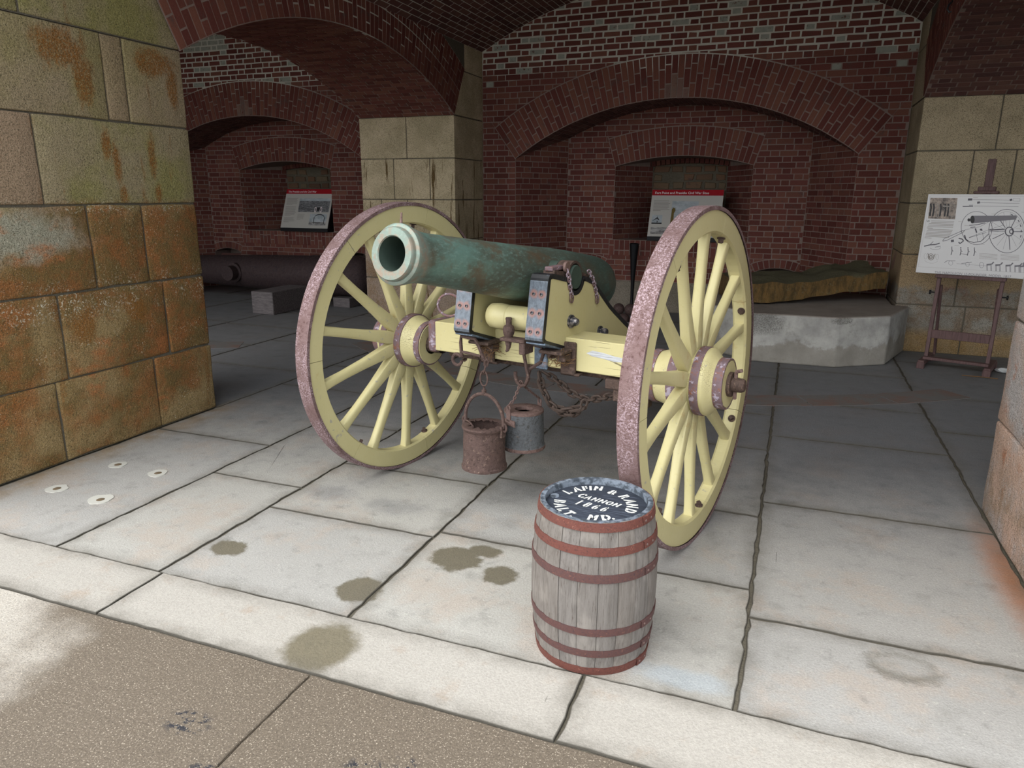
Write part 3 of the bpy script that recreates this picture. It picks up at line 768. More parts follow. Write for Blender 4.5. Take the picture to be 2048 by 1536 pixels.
# ------------------------------------------------------------------ rear walls with embrasure recess
PAT3 = [(.2, .25), (.1, .2, .15), (.15, .2, .1), (.25, .2)]
def rear_wall(cx, name, nb, full):
    big = Arch(cx, 1.93, 1.91, 0.63, 0.455)
    sec = Arch(cx, 0.845, 1.833, 0.122, 0.35)
    va = vault(cx)
    YR = 9.5; HB = 1.478
    face = lambda y: (lambda u, v, d: Vector((u, y - d, v)))
    us = lin(cx - HW, cx - 1.93, 6) + lin(cx - 1.93, cx + 1.93, 60) + lin(cx + 1.93, cx + HW, 6)
    lows = [0.0] * 6 + [big.z(u) for u in lin(cx - 1.93, cx + 1.93, 60)] + [0.0] * 6
    V, F = [], []
    for u, l in zip(us, lows): V += [(u, YB, l), (u, YB, va.z(u) + 0.02)]
    for i in range(len(us) - 1): F.append((2 * i, 2 * i + 2, 2 * i + 3, 2 * i + 1))
    wall = link(name, mesh(name, V, F), MT['mortar']); tag(wall, kind='structure')
    fn = face(YB); B = Bricks()
    for q in courses(cx - HW, cx + HW, 0.0, 3.819):
        mv = q[0][1]; mu = (q[0][0] + q[1][0]) / 2
        if mv > 2.95:
            sh = 0.002; q = [(q[0][0] + sh, q[0][1] + sh), (q[1][0] - sh, q[1][1] + sh), (q[2][0] - sh, q[2][1] - sh), (q[3][0] + sh, q[3][1] - sh)]
            if rng.random() < 0.6:
                q = q[:2] + [(q[2][0], q[2][1] - rng.uniform(0, .01)), (q[3][0] + rng.uniform(0, .008), q[3][1] - rng.uniform(0, .01))]
        du, dv = mu - va.cu, mv - va.cv; rr = math.hypot(du, dv)
        pt = 1.0 if (not full and -8.3 < mu < -7.6 and mv > 3.4) or (mv > 2.6 and rng.random() < 0.07 + 0.2 * max(0, noise.noise(Vector((mu * 1.3, mv * 2, 4))) + (mv - 3.1) * .5)) else 0.0
        r1 = rng.random()
        for q2 in big.clip(q):
            q2 = clip_half(q2, -du / rr, -dv / rr, -(du * va.cu + dv * va.cv) / rr - va.R + 0.004)
            B.add(q2, fn, d1=0.004 if mv < 2.95 else 0.002, patch=pt, rnd=r1)
    B.build(wall, MT['brick'], nb)
    ring = Bricks()
    for q, th in ring_pieces(big, PAT3):
        mu = sum(p[0] for p in q) / 4; mv = sum(p[1] for p in q) / 4
        ring.add(q, fn, d1=0.009, patch=0.22 if abs(mu - cx) < .1 and 2.58 < mv < 2.70 else 0.0)
    ab = MB()  # bedding behind the ring
    n = 50; outer = [(cx + big.Ro * math.sin(t), big.cv + big.Ro * math.cos(t)) for t in lin(-big.th, big.th, n)]
    inner = [(cx + big.R * math.sin(t), big.cv + big.R * math.cos(t)) for t in lin(-big.th, big.th, n)]
    for i in range(n - 1): ab.prism([inner[i], outer[i], outer[i + 1], inner[i + 1]], -0.02, 0.004, fn)
    arch = ab.build('arch_ring', MT['mortar'], wall)
    ring.build(arch, MT['arch_brick'], 260)
    # soffit of the recess
    so = Bricks(); L = big.R * big.th
    sfn = lambda u, v, d: Vector((cx + (big.R - d) * math.sin(u / big.R), v, big.cv + (big.R - d) * math.cos(u / big.R)))
    sb = MB(); ts = lin(-L, L, 40)
    for i in range(39): sb.add([sfn(ts[i], YB, 0), sfn(ts[i + 1], YB, 0), sfn(ts[i + 1], YR, 0), sfn(ts[i], YR, 0)], [(0, 1, 2, 3)])
    soff = sb.build('recess_soffit', MT['mortar'], wall)
    for q in courses(YB, YR, -L, L, off=.05): so.add([(b, a) for a, b in q], sfn)
    so.build(soff, MT['dark_brick'], 120)
    # splayed jambs
    for sg in (-1, 1):
        p0 = Vector((cx + sg * 1.93, YB, 0)); p1 = Vector((cx + sg * HB, YR, 0)); ln = (p1 - p0).length; d = (p1 - p0) / ln
        nr = Vector((-sg * abs(d.y), -abs(d.x), 0)).normalized()
        jfn = lambda u, v, dd, p0=p0, d=d, nr=nr: p0 + d * u + nr * dd + Vector((0, 0, v))
        top = lambda u: big.z(cx + 1.93 - (1.93 - HB) * u / ln)
        jm = strips('recess_jamb', lin(0, ln, 8), lambda u: 0.0, top, jfn, MT['mortar'], wall)
        jb = Bricks()
        for q in courses(0, ln, 0.0, 2.22, off=0.07 * sg):
            t0, t1 = top(q[0][0]), top(q[1][0]); w = q[1][0] - q[0][0]; sl = (t1 - t0) / w
            nl = math.hypot(sl, 1)
            jb.add(clip_half(q, sl / nl, -1 / nl, (sl * q[0][0] - t0) / nl), jfn)
        jb.build(jm, MT['brick'], 160 if full else 60)
    # inner wall of the recess with sill, vents and second arch
    fn2 = face(YR)
    vents = [Arch(cx + sg * 1.22, 0.26, 0.565, 0.055, 0.11) for sg in (-1, 1)]
    SILL = 0.916
    us = sorted(set([round(x, 4) for x in lin(cx - HB, cx - 1.48 + 0.0, 2) + lin(cx - 1.478, cx - 0.96, 12) + lin(cx - 0.96, cx - 0.845, 3) + lin(cx - .845, cx + .845, 30) + lin(cx + .845, cx + .96, 3) + lin(cx + .96, cx + HB, 12)]))
    mb = MB()
    for a, b in zip(us[:-1], us[1:]):
        m = (a + b) / 2
        if b - a < 1e-5: continue
        inside = abs(m - cx) < 0.845; vv = [w for w in vents if abs(m - w.cu) < 0.26]
        def quad(l0, l1, h0, h1): mb.add([fn2(a, l0, 0), fn2(b, l1, 0), fn2(b, h1, 0), fn2(a, h0, 0)], [(0, 1, 2, 3)])
        ta, tb = big.z(a), big.z(b)
        if inside: quad(sec.z(a), sec.z(b), ta, tb); quad(0, 0, SILL, SILL)
        elif vv: quad(vv[0].z(a), vv[0].z(b), ta, tb)
        else: quad(0, 0, ta, tb)
    inner_w = mb.build('recess_wall', MT['mortar'], wall)
    ib = Bricks()
    for q in courses(cx - HB, cx + HB, 0.39, 2.535, off=.03):
        mu = (q[0][0] + q[1][0]) / 2; mv = (q[0][1] + q[2][1]) / 2
        if 0.70 < mv < SILL + 0.01:
            sg_ = 1 if mu > cx else -1; q = clip_half(q, sg_, 0, sg_ * cx + .893)
            if len(q) < 3 or abs(sum(p[0] for p in q) / len(q) - cx) < .89: continue
        sl = (big.z(q[1][0]) - big.z(q[0][0])) / max(q[1][0] - q[0][0], .01); nl = math.hypot(sl, 1)
        q = clip_half(q, sl / nl, -1 / nl, (sl * q[0][0] - big.z(q[0][0])) / nl)
        if len(q) < 3: continue
        qs = sec.clip(q) if mv > SILL else [q]
        for w in vents:
            if abs(mu - w.cu) < 0.5 and mv < 0.9: qs = [b_ for a_ in qs for b_ in w.clip(a_, 0.004)]
        r1 = rng.random()
        for q2 in qs: ib.add(q2, fn2, rnd=r1)
    nso = 26
    for i in range(nso):
        a = cx - 0.89 + 1.78 * i / nso; b = a + 1.78 / nso
        sp_ = rng.choice((0.78, 0.845, 0.85))
        for z0, z1 in ((0.70, sp_), (sp_, SILL)):
            ib.add([(a + .004, z0 + .004), (b - .004, z0 + .004), (b - .004, z1 - .004), (a + .004, z1 - .004)], fn2)
    ib.build(inner_w, MT['brick'], 280 if full else 160)
    rough_block('base_course', (cx - HB, YR - 0.035, 0), (cx - 0.97, YR + 0.02, 0.385), MT['granite_dull'], wall, seed=1) if False else None
    MB().box((cx - 0.94, YR - 0.03, 0), (cx + 0.94, YR + 0.01, 0.385)).build('base_course', MT['granite_dull'], inner_w, bevel=0.008)
    for w in vents:   # low vents
        rb = Bricks()
        for q, th in ring_pieces(w, [(1,)], 0.062, 0.008): rb.add(q, fn2, d1=0.006)
        vb = MB(); pts = [(w.cu - .26, 0)] + [(u, w.z(u)) for u in lin(w.cu - .26, w.cu + .26, 10)] + [(w.cu + .26, 0)]
        for (a, b) in zip(pts[:-1], pts[1:]): vb.add([fn2(*a, 0), fn2(*b, 0), fn2(*b, -.35), fn2(*a, -.35)], [(0, 1, 2, 3)])
        vb.add([fn2(u, v, -.35) for u, v in pts], [tuple(range(len(pts)))])
        vo = vb.build('floor_vent', MT['mortar'], wall)
        rb.build(vo, MT['brick'], 40)
        MB().box((w.cu - .25, YR + 0.12, 0), (w.cu + .25, YR + 0.16, w.zs - 0.04)).build('vent_stone', MT['dark_brick'], vo)
    r2 = Bricks()
    for q, th in ring_pieces(sec, [(.2, .15), (.12, .2), (.16, .16)]): r2.add(q, fn2, d1=0.009)
    a2 = MB(); n = 24
    for i in range(n - 1):
        t0, t1 = lin(-sec.th, sec.th, n)[i:i + 2]
        a2.prism([(cx + r * math.sin(t), sec.cv + r * math.cos(t)) for r, t in ((sec.R, t0), (sec.Ro, t0), (sec.Ro, t1), (sec.R, t1))], -0.02, 0.004, fn2)
    ar2 = a2.build('embrasure_arch', MT['mortar'], wall); r2.build(ar2, MT['arch_brick'], 120)
    # embrasure throat: sill, cheeks, soffit, blocking
    YI, HI = 10.2, 0.49
    em = MB()
    em.add([(cx - .845, YR, SILL), (cx + .845, YR, SILL), (cx + HI, YI, SILL), (cx - HI, YI, SILL)], [(0, 1, 2, 3)])
    for sg in (-1, 1):
        em.add([(cx + sg * .845, YR, SILL), (cx + sg * HI, YI, SILL), (cx + sg * HI, YI, 2.0), (cx + sg * .845, YR, 2.0)], [(0, 1, 2, 3)])
    un = lin(-.845, .845, 20)
    for a, b in zip(un[:-1], un[1:]):
        em.add([(cx + a, YR, sec.z(cx + a)), (cx + b, YR, sec.z(cx + b)), (cx + b, YI + .1, sec.z(cx + b)), (cx + a, YI + .1, sec.z(cx + a))], [(0, 1, 2, 3)])
    emo = em.build('embrasure_throat', MT['mortar'], wall)
    eb = Bricks()
    for sg in (-1, 1):
        p0 = Vector((cx + sg * .845, YR, 0)); p1 = Vector((cx + sg * HI, YI, 0)); ln = (p1 - p0).length; d = (p1 - p0) / ln
        nr = Vector((-sg * abs(d.y), -abs(d.x), 0)).normalized()
        jf = lambda u, v, dd, p0=p0, d=d, nr=nr: p0 + d * u + nr * dd + Vector((0, 0, v))
        for q in courses(0, ln, SILL, 1.854, off=.04): eb.add(q, jf)
    third = Arch(cx, 0.56, 1.835, 0.05, 0.11)
    f3 = face(YI - 0.06)
    for q, th in ring_pieces(third, [(1,)], 0.064): eb.add(q, f3, d0=-.05, d1=.0)
    eb.build(emo, MT['brick'], 150)
    inf = MB().box((cx - HI - .1, YI, SILL), (cx + HI + .1, YI + .1, 2.05)).build('embrasure_blocking', MT['infill_mortar'], wall)
    fb = Bricks(); f4 = face(YI)
    for q in courses(cx - HI, cx + HI, SILL, 1.87, ch=0.105, S=.25, Hd=.17, j=0.02):
        q = [(u + rng.uniform(-.014, .014), v + rng.uniform(-.010, .010)) for u, v in q]
        if rng.random() < 0.93: fb.add(q, f4, d0=-.02, d1=.016, taper=.012)
    fb.build(inf, MT['tan_brick'], 60, 'infill_stone')
    return wall
wall_rear = rear_wall(CX, 'wall_rear', 300, True)
wall_rear_l = rear_wall(CX - BAY, 'wall_rear_neighbour', 300, False)
# rear wall of the bay on the right, out of sight from the photograph's side
o = MB().box((2.245, YB, 0), (7.0, YB + .3, 3.8)).build('wall_rear_outer', MT['render']); tag(o, kind='structure')

# ------------------------------------------------------------------ vaults
def ceiling(cx, name, nb):
    va = vault(cx); L = va.R * va.th
    fn = lambda u, v, d: Vector((cx + (va.R - d) * math.sin(u / va.R), v, va.cv + (va.R - d) * math.cos(u / va.R)))
    m = MB(); ts = lin(-L, L, 40)
    for i in range(39): m.add([fn(ts[i], YF, 0), fn(ts[i + 1], YF, 0), fn(ts[i + 1], YB, 0), fn(ts[i], YB, 0)], [(0, 1, 2, 3)])
    c = m.build(name, MT['mortar']); tag(c, kind='structure')
    b = Bricks()
    for q in courses(YF, YB, -L, L, S=.205, Hd=.205): b.add([(v, u) for u, v in q], fn, d1=.003)
    b.build(c, MT['dark_brick'], nb)
ceiling(CX, 'ceiling', 300); ceiling(CX - BAY, 'ceiling_neighbour', 60)
o = MB().box((2.245, YF, 3.5), (7.0, YB, 3.8)).build('ceiling_outer', MT['render']); tag(o, kind='structure')

# ------------------------------------------------------------------ side walls: granite piers and brick arches
ARS = Arch((YN + YP) / 2, (YP - YN) / 2, ZP, 0.515, 0.60)
def side_wall(xf, sg, name, gran, jamb, nring, nsoff):
    """xf: face towards the gun's casemate; sg: +1 if the wall body lies to greater x"""
    xo = xf + sg * TW
    fn = lambda u, v, d: Vector((xf - sg * d, u, v))
    core = MB()
    lo, hi = min(xf + sg * .011, xo - sg * .011), max(xf + sg * .011, xo - sg * .011)
    core.box((lo, YF + .012, 0), (hi, YN - .012, ZP)).box((lo, YP + .008, 0), (hi, YB, ZP))
    us = lin(YF + .02, YB, 60)
    for a, b in zip(us[:-1], us[1:]):
        za = ARS.z(a) if YN < a < YP else ZP; zb = ARS.z(b) if YN < b < YP else ZP
        for x in (xf + sg * .004, xo - sg * .004):
            core.add([(x, a, za), (x, b, zb), (x, b, ZS + .05), (x, a, ZS + .05)], [(0, 1, 2, 3)])
    w = core.build(name, MT['joint']); tag(w, kind='structure')
    # arch ring, cut off by the vault springing
    rb = Bricks()
    for q, th in ring_pieces(ARS, [(.2, .1, .2, .1), (.1, .2, .1, .2), (.2, .1, .1, .2)], 0.073):
        q = clip_half(q, 0, -1, -ZS)
        rb.add(q, fn, d1=.006)
    m = MB(); n = 50; tt = lin(-ARS.th, ARS.th, n)
    for t0, t1 in zip(tt[:-1], tt[1:]):
        pl = [(ARS.cu + r * math.sin(t), ARS.cv + r * math.cos(t)) for r, t in ((ARS.R, t0), (ARS.Ro, t0), (ARS.Ro, t1), (ARS.R, t1))]
        pl = clip_half(pl, 0, -1, -ZS)
        if len(pl) > 2: m.prism(pl, -.01, .002, fn)
    ar = m.build('side_arch', MT['mortar'], w)
    rb.build(ar, MT['arch_brick'], nring)
    L = ARS.R * ARS.th
    sfn = lambda u, v, d: Vector((v, ARS.cu + (ARS.R - d) * math.sin(u / ARS.R), ARS.cv + (ARS.R - d) * math.cos(u / ARS.R)))
    m = MB(); ts = lin(-L, L, 40)
    for i in range(39): m.add([sfn(ts[i], xf, 0), sfn(ts[i + 1], xf, 0), sfn(ts[i + 1], xo, 0), sfn(ts[i], xo, 0)], [(0, 1, 2, 3)])
    so = m.build('side_arch_soffit', MT['mortar'], w)
    sb = Bricks()
    for q in courses(min(xf, xo), max(xf, xo), -L, L, off=.03): sb.add([(v, u) for u, v in q], sfn)
    sb.build(so, MT['dark_brick'] if sg > 0 else MT['brick'], nsoff)
    # granite blocks
    zc = [0, .465, .944, 1.42, 1.89, ZP]
    j = .005
    near = [[2.72, 3.397], [2.81, 3.54], [3.07, 3.445], [2.82], [3.30, 3.445]] if sg < 0 else [[2.9], [3.3], [2.7, 3.5], [3.1], [2.8, 3.4]]
    depth = .4
    bx = (xf - depth, xf) if sg < 0 else (xf, xf + depth)
    for i in range(5):
        ys = [YF] + near[i] + [YN]
        for a, b in zip(ys[:-1], ys[1:]):
            rough_block('granite_block', (bx[0], a + j, zc[i] + j), (bx[1], b - j, zc[i + 1] - j), gran, w, 0.008 if i > 2 else 0.012, 0.004 if i > 2 else 0.008, 0.11, seed=i + a)
    sk = math.tan(ARS.th)
    def skew_n(p):   # the skewback stones lean back with the arch
        if p.y > YN - .25: return (p.x, p.y - (p.z - ZP) * sk * max(0, (p.y - YN + .25) / .25), p.z)
        return p
    def skew_f(p):
        if p.y < YP + .25: return (p.x, p.y + (p.z - ZP) * sk * max(0, (YP + .25 - p.y) / .25), p.z)
        return p
    rough_block('granite_block', (bx[0], YF + j, ZP + j), (bx[1], 2.84 - j, 2.86 - j), gran, w, .01, .004, .11, seed=9)
    rough_block('granite_block', (bx[0], 2.84 + j, ZP + j), (bx[1], YN - .004, 2.86 - j), gran, w, .01, .003, .11, skew_n, seed=10)
    rough_block('granite_block', (bx[0], YF + j, 2.86 + j), (bx[1], YN - .36, ZS), gran, w, .01, .003, .11, seed=11)
    # far pier
    jx = [[.47], [.80], [.64, 1.0], [.30 + .03, .815], [.63]] if sg < 0 else [[.6], [.5], [.55], [.47, .80], [.63]]
    for i in range(5):
        xs = [0] + jx[i] + [TW]
        for a, b in zip(xs[:-1], xs[1:]):
            x0, x1 = sorted((xf + sg * a, xf + sg * b))
            rough_block('granite_block', (x0 + j, YP, zc[i] + j), (x1 - j, YB + .02, zc[i + 1] - j), jamb, w, .007, .0025, .13, seed=20 + i + a)
    rough_block('granite_block', (bx[0], YP + .004, ZP + j), (bx[1], YB + .02, 2.86 - j), jamb, w, .006, .0015, .13, skew_f, seed=30)
    rough_block('granite_block', (bx[0], YP + .30, 2.86 + j), (bx[1], YB + .02, ZS + .02), jamb, w, .006, .0015, .13, seed=31)
    return w
wl = side_wall(XL, -1, 'wall_left', MT['granite_lichen'], MT['granite_jamb'], 260, 300)
wr = side_wall(XR, +1, 'wall_right', MT['granite_pink'], MT['granite_right'], 60, 300)
# iron hook under the right arch
hk = MB().tube([(0.985, 7.02, 2.99), (0.965, 7.02, 2.95), (0.945, 7.02, 2.93), (0.94, 7.015, 2.90), (0.955, 7.01, 2.875), (0.975, 7.01, 2.88)], .007, 8).build('iron_hook', MT['black_iron'])
tag(hk, 'small black iron hook fixed in the brick arch above the easel', 'hook')
# outer walls of the neighbouring bays and the facade above the openings
o = MB().box((-10.1, YF, 0), (-9.765, YB, 3.8)).build('wall_outer_left', MT['render']); tag(o, kind='structure')
o = MB().box((7.0, YF, 0), (7.3, YB, 3.8)).build('wall_outer_right', MT['render']); tag(o, kind='structure')
fm = MB()
for c0 in (CX - BAY, CX, CX + BAY):
    va = vault(c0); us = lin(c0 - HW, c0 + HW, 30)
    for y in (YF + .004, YF + .6):
        for a, b in zip(us[:-1], us[1:]): fm.add([(a, y, va.z(a)), (b, y, va.z(b)), (b, y, 8.0), (a, y, 8.0)], [(0, 1, 2, 3)])
for x0, x1 in ((-12, -9.765), (-5.03, -3.76), (.975, 2.245), (7.0, 9.5)):
    fm.box((x0 + .002, YF + .002, 0 if x0 in (-12, 7.0) else ZS), (x1 - .002, YF + .6, 8.0))
fm.box((-12, YF + .55, 4.0), (9.5, 10.75, 8.0)).box((-12, 10.6, 0), (9.5, 10.75, 4.1))  # unseen mass added above and behind the vaults to block sky light
for xx in (XL, XR - .14): fm.box((xx - .03, YB + .03, 0), (xx + .17, YB + .12, 4.05))  # unseen strips, here and below, added to stop light leaking past the piers
fm.box((XL - TW - .14, YB + .03, 0), (XL - TW + .03, YB + .12, 4.05))
fo = fm.build('wall_facade_and_light_block', MT['facade']); tag(fo, kind='structure')
# ------------------------------------------------------------------ field gun
# local frame: x along the axle, -y towards the muzzle, z up
GUN = (-1.136, 3.243, 0.0); GRZ = math.atan2(-0.2045, 0.9789)
gun = empty('field_gun', GUN, GRZ)
tag(gun, 'green bronze muzzle-loading cannon on a pale yellow two-wheeled wooden carriage', 'cannon')
Y = MT['yellow']
def vec(A, F, Z): return Vector((A, -F, Z))
RX = Matrix.Rotation(PI / 2, 4, 'Y')          # local z -> x

def bolt_mesh(name, r, h, n=6, dome=False):
    m = MB(); m.lathe([(r * 1.5, 0), (r * 1.5, h * .18), (0, h * .18)], 16)
    if dome: m.lathe([(r, h * .18), (r, h * .5), (r * .7, h * .85), (0, h)], 12)
    else: m.lathe([(r, h * .18), (r, h * .9), (r * .85, h), (0, h)], n)
    return m.mesh(name)

# --- barrel
ELEV = math.atan2(1.286 - 1.126, 0.982 - 0.02)
BM = Matrix.Translation(vec(0.0, 0.02, 1.122)) @ Matrix.Rotation(PI / 2 - 0.0, 4, 'X') @ Matrix.Rotation(-ELEV, 4, 'X')
# local z of the lathe now runs from the breech to the muzzle
LM = 0.978
prof = [(0.0, -0.835), (0.022, -0.832), (0.043, -0.815), (0.050, -0.79), (0.045, -0.765), (0.032, -0.745), (0.035, -0.725), (0.062, -0.705), (0.105, -0.69),
        (0.130, -0.670), (0.143, -0.64), (0.148, -0.60), (0.1485, -0.54), (0.146, -0.3), (0.140, -0.12), (0.132, 0.0), (0.122, 0.18), (0.1125, 0.38), (0.1035, 0.58),
        (0.0965, 0.75), (0.0945, 0.82), (0.0965, 0.86), (0.1025, 0.895), (0.109, 0.925), (0.1125, 0.943), (0.1112, 0.953), (0.105, 0.958), (0.0985, 0.9585), (0.0980, 0.966), (0.0960, 0.974), (0.093, 0.978),
        (0.066, 0.978), (0.0625, 0.974)]
bar = MB().lathe(prof, 64, BM).build('barrel', MT['bronze'], gun)
MB().lathe([(0.0625, 0.974), (0.0615, 0.9), (0.0615, 0.1), (0.0, 0.06)], 40, BM).build('bore', MT['bore'], bar)
st = BM @ Vector((0, 0.116, 0.935))
MB().tube([BM @ Vector((0, .112, .937)), BM @ Vector((0, .128, .938)), BM @ Vector((0, .150, .939))], .004, 8, radii=[.006, .0045, .0035]).build('front_sight', MT['rust_red'], bar)
for sg in (-1, 1):
    T = Matrix.Translation(vec(0, 0.02, 1.126)) @ Matrix.Rotation(sg * PI / 2, 4, 'Y')
    MB().lathe([(.070, .09), (.070, .155), (.055, .162), (.055, .233), (.052, .238), (0, .238)], 32, T).build('trunnion', MT['bore'], bar)

# --- wheels
WR = 0.7239; HUBZ = .7239
def make_wheel(sg, tilt):
    # axial coordinate s measured outwards from the carriage centre line
    W = Matrix.Translation((0, 0, 0)) @ Matrix.Rotation(sg * PI / 2, 4, 'Y')
    hubp = [(.055, .625), (.108, .625), (.110, .632), (.112, .665), (.122, .70), (.138, .728), (.140, .775), (.136, .79), (.136, .815), (.140, .83), (.144, .868), (.146, .880),
            (.142, .888), (.122, .903), (.107, .916), (.103, .922), (.103, .957), (.04, .957)]
    # base at hub centre
    Cw = Vector((sg * .80, 0, HUBZ))
    lean = Matrix.Rotation(-sg * tilt, 4, 'Y')
    def place(o, par):
        o.parent = par
    hub = MB().lathe([(r, s - .80) for r, s in hubp], 40, W).build('wheel', MT['yellow_crack'], gun)
    hub.location = Cw; hub.matrix_basis = Matrix.Translation(Cw) @ lean
    def band(r0, s0, s1, mat):
        m = MB().lathe([(r0 - .006, s0 - .80), (r0 + .004, s0 - .80), (r0 + .005, s0 - .797), (r0 + .005, s1 - .803), (r0 + .004, s1 - .80), (r0 - .006, s1 - .80)], 40, W)
        m.build('hub_band', mat, hub)
    band(.140, .732, .772, MT['rust_band']); band(.112, .628, .662, MT['rust_band']); band(.143, .834, .870, MT['rust_band']); band(.104, .918, .957, MT['rust_band'])
    FC = .0187    # felloe plane relative to hub centre (dish)
    # tire
    wT = .039; m = MB()
    m.lathe([(WR - .017, FC - wT), (WR - .001, FC - wT), (WR, FC - wT + .003), (WR, FC + wT - .003), (WR - .001, FC + wT), (WR - .017, FC + wT)], 96, W)
    m.build('tire', MT['tire'], hub)
    # felloes
    ri, ro, wf = .616, WR - .017, .033
    a0 = PI / 14
    for i in range(7):
        t0, t1 = a0 + 2 * PI * i / 7 + .0018, a0 + 2 * PI * (i + 1) / 7 - .0018
        m = MB(); n = 12; V = []; F = []
        sec = [(ri + .008, -wf), (ro, -wf), (ro, wf), (ri + .008, wf), (ri, wf - .010), (ri, -wf + .010)]
        for q in range(n + 1):
            t = t0 + (t1 - t0) * q / n
            for r, s in sec: V.append(W @ Vector((r * math.cos(t), r * math.sin(t), s + FC)))
        L = len(sec)
        for q in range(n):
            for e in range(L): F.append((q * L + e, q * L + (e + 1) % L, (q + 1) * L + (e + 1) % L, (q + 1) * L + e))
        F += [tuple(range(L - 1, -1, -1)), tuple(n * L + e for e in range(L))]
        m.add(V, F); fo_ = m.build('felloe', Y, hub)
        tb = (t0 + t1) / 2 if False else t1 - .075
        bm_ = W @ Vector(((ri - .001) * math.cos(tb), (ri - .001) * math.sin(tb), FC + .012)); inw = W @ Vector((-math.cos(tb), -math.sin(tb), 0))
        rot = Vector((0, 0, 1)).rotation_difference(inw).to_matrix().to_4x4()
        b = link('felloe_nut', bolt_mesh('felloe_nut', .012, .022, 4), MT['rust'], hub); b.matrix_basis = Matrix.Translation(bm_) @ rot
    # spokes: flat and broad at the nave, oval in the middle, square at the rim
    sm = None
    for i in range(14):
        t = 2 * PI * (i + .5) / 14 + a0
        if sm is None:
            m = MB(); V = []; F = []; n = 12
            st_ = [(.128, .033, .024, 0.0, 7), (.175, .034, .025, .001, 7), (.235, .0315, .023, .002, 6), (.34, .0265, .022, .006, 3.8), (.48, .0238, .021, .012, 3), (.575, .0238, .021, .016, 4), (.622, .0248, .022, .0187, 8)]
            for (r, hw_, ht, s, pw) in st_:
                for q in range(n):
                    a = 2 * PI * q / n + PI / n; ca, sa = math.cos(a), math.sin(a)
                    kx = math.copysign(abs(ca) ** (2 / pw), ca) * hw_; ky = math.copysign(abs(sa) ** (2 / pw), sa) * ht
                    V.append(Vector((r, kx, s + ky)))
            for e in range(len(st_) - 1):
                for q in range(n): F.append((e * n + q, e * n + (q + 1) % n, (e + 1) * n + (q + 1) % n, (e + 1) * n + q))
            m.add(V, F, True); sm = m.mesh('spoke')
        s = link('spoke', sm, Y, hub); s.matrix_basis = W @ Matrix.Rotation(t, 4, 'Z')
    # axle end, washer and linchpin
    m = MB().lathe([(.052, .957 - .80), (.052, .972 - .80), (.03, .972 - .80), (.03, 1.01 - .80), (.024, 1.022 - .80), (0, 1.026 - .80)], 24, W)
    ax = m.build('axle_end', MT['rust'], hub)
    lp = W @ Vector((0, 0, .183)); up = Vector((0, 0, 1))
    MB().bar(lp - up * .062, lp + up * .055, .014, .012, (0, 1, 0)).bar(lp + up * .055 + Vector((sg * -.004, 0, 0)), lp + up * .058 + Vector((sg * .026, 0, .006)), .014, .012, (0, 1, 0)).build('linchpin', MT['rust_red'], ax, bevel=.002)
    return hub
make_wheel(1, math.radians(0.9)); make_wheel(-1, math.radians(1.9))

# --- axle
axle = MB().box((-.525, -.10, .712), (.525, .085, .862)).build('axle', MT['yellow_axle'], gun, bevel=.004)
for sg in (-1, 1):
    a, b = sorted((sg * .515, sg * .572))
    MB().box((a, -.108, .70), (b, .09, .868)).build('axle_collar', MT['rust_band'], axle, bevel=.022, seg=3)
    MB().lathe([(.05, .55), (.05, .66)], 20, Matrix.Translation((0, 0, HUBZ)) @ Matrix.Rotation(sg * PI / 2, 4, 'Y')).build('axle_arm', MT['rust'], axle)
MB().box((-.5, -.02, .672), (.5, .05, .714)).build('axle_bed_iron', MT['rust'], axle, bevel=.004)
# torn bare wood on the axle front
pts = [(.34, .802), (.37, .817), (.42, .813), (.48, .803), (.527, .800), (.527, .782), (.48, .779), (.42, .787), (.37, .791)]
MB().prism([(a, z) for a, z in pts], .0995, .1012, lambda u, v, d: Vector((u, -d, v))).build('bare_wood_scar', MT['bare_wood'], axle)
# under-straps and clips that hold the axle
for A, w in ((-.19, .075), (.255, .075)):
    MB().box((A - w / 2, -.118, .69), (A + w / 2, -.1, .845)).box((A - w / 2, -.118, .69), (A + w / 2 + .02, .1, .702)).build('axle_strap', MT['rust'], axle, bevel=.004)
MB().box((.075, -.114, .70), (.145, -.1, .868)).build('axle_strap', MT['blue_iron'], axle, bevel=.004)

# --- cheeks
top = [(.13, 1.134), (.098, 1.128)]
for i in range(9):
    t = math.radians(14 + 152 * i / 8); top.append((.02 + .068 * math.cos(t), 1.128 - .068 * math.sin(t)))
top += [(-.062, 1.118), (-.09, 1.112), (-.15, 1.093), (-.20, 1.062), (-.245, 1.028), (-.30, .988), (-.352, .951), (-.41, .916), (-.47, .882), (-.54, .842), (-.62, .80), (-.72, .752)]
cprof = [(.311, .885), (.303, .872), (.285, .862), (.06, .792), (-.72, .55)] + list(reversed(top)) + [(.235, 1.156), (.258, 1.153), (.268, 1.14)]
strap_path = [(.10, .8035), (.285, .861), (.303, .872), (.311, .885), (.268, 1.14), (.258, 1.153), (.235, 1.156), (.13, 1.134), (.098, 1.128)] + top[2:]
rivz = [(.0, 0)]
RIV = []
for z in (.915, .995, 1.075): RIV += [(-.019, z), (.019, z)]
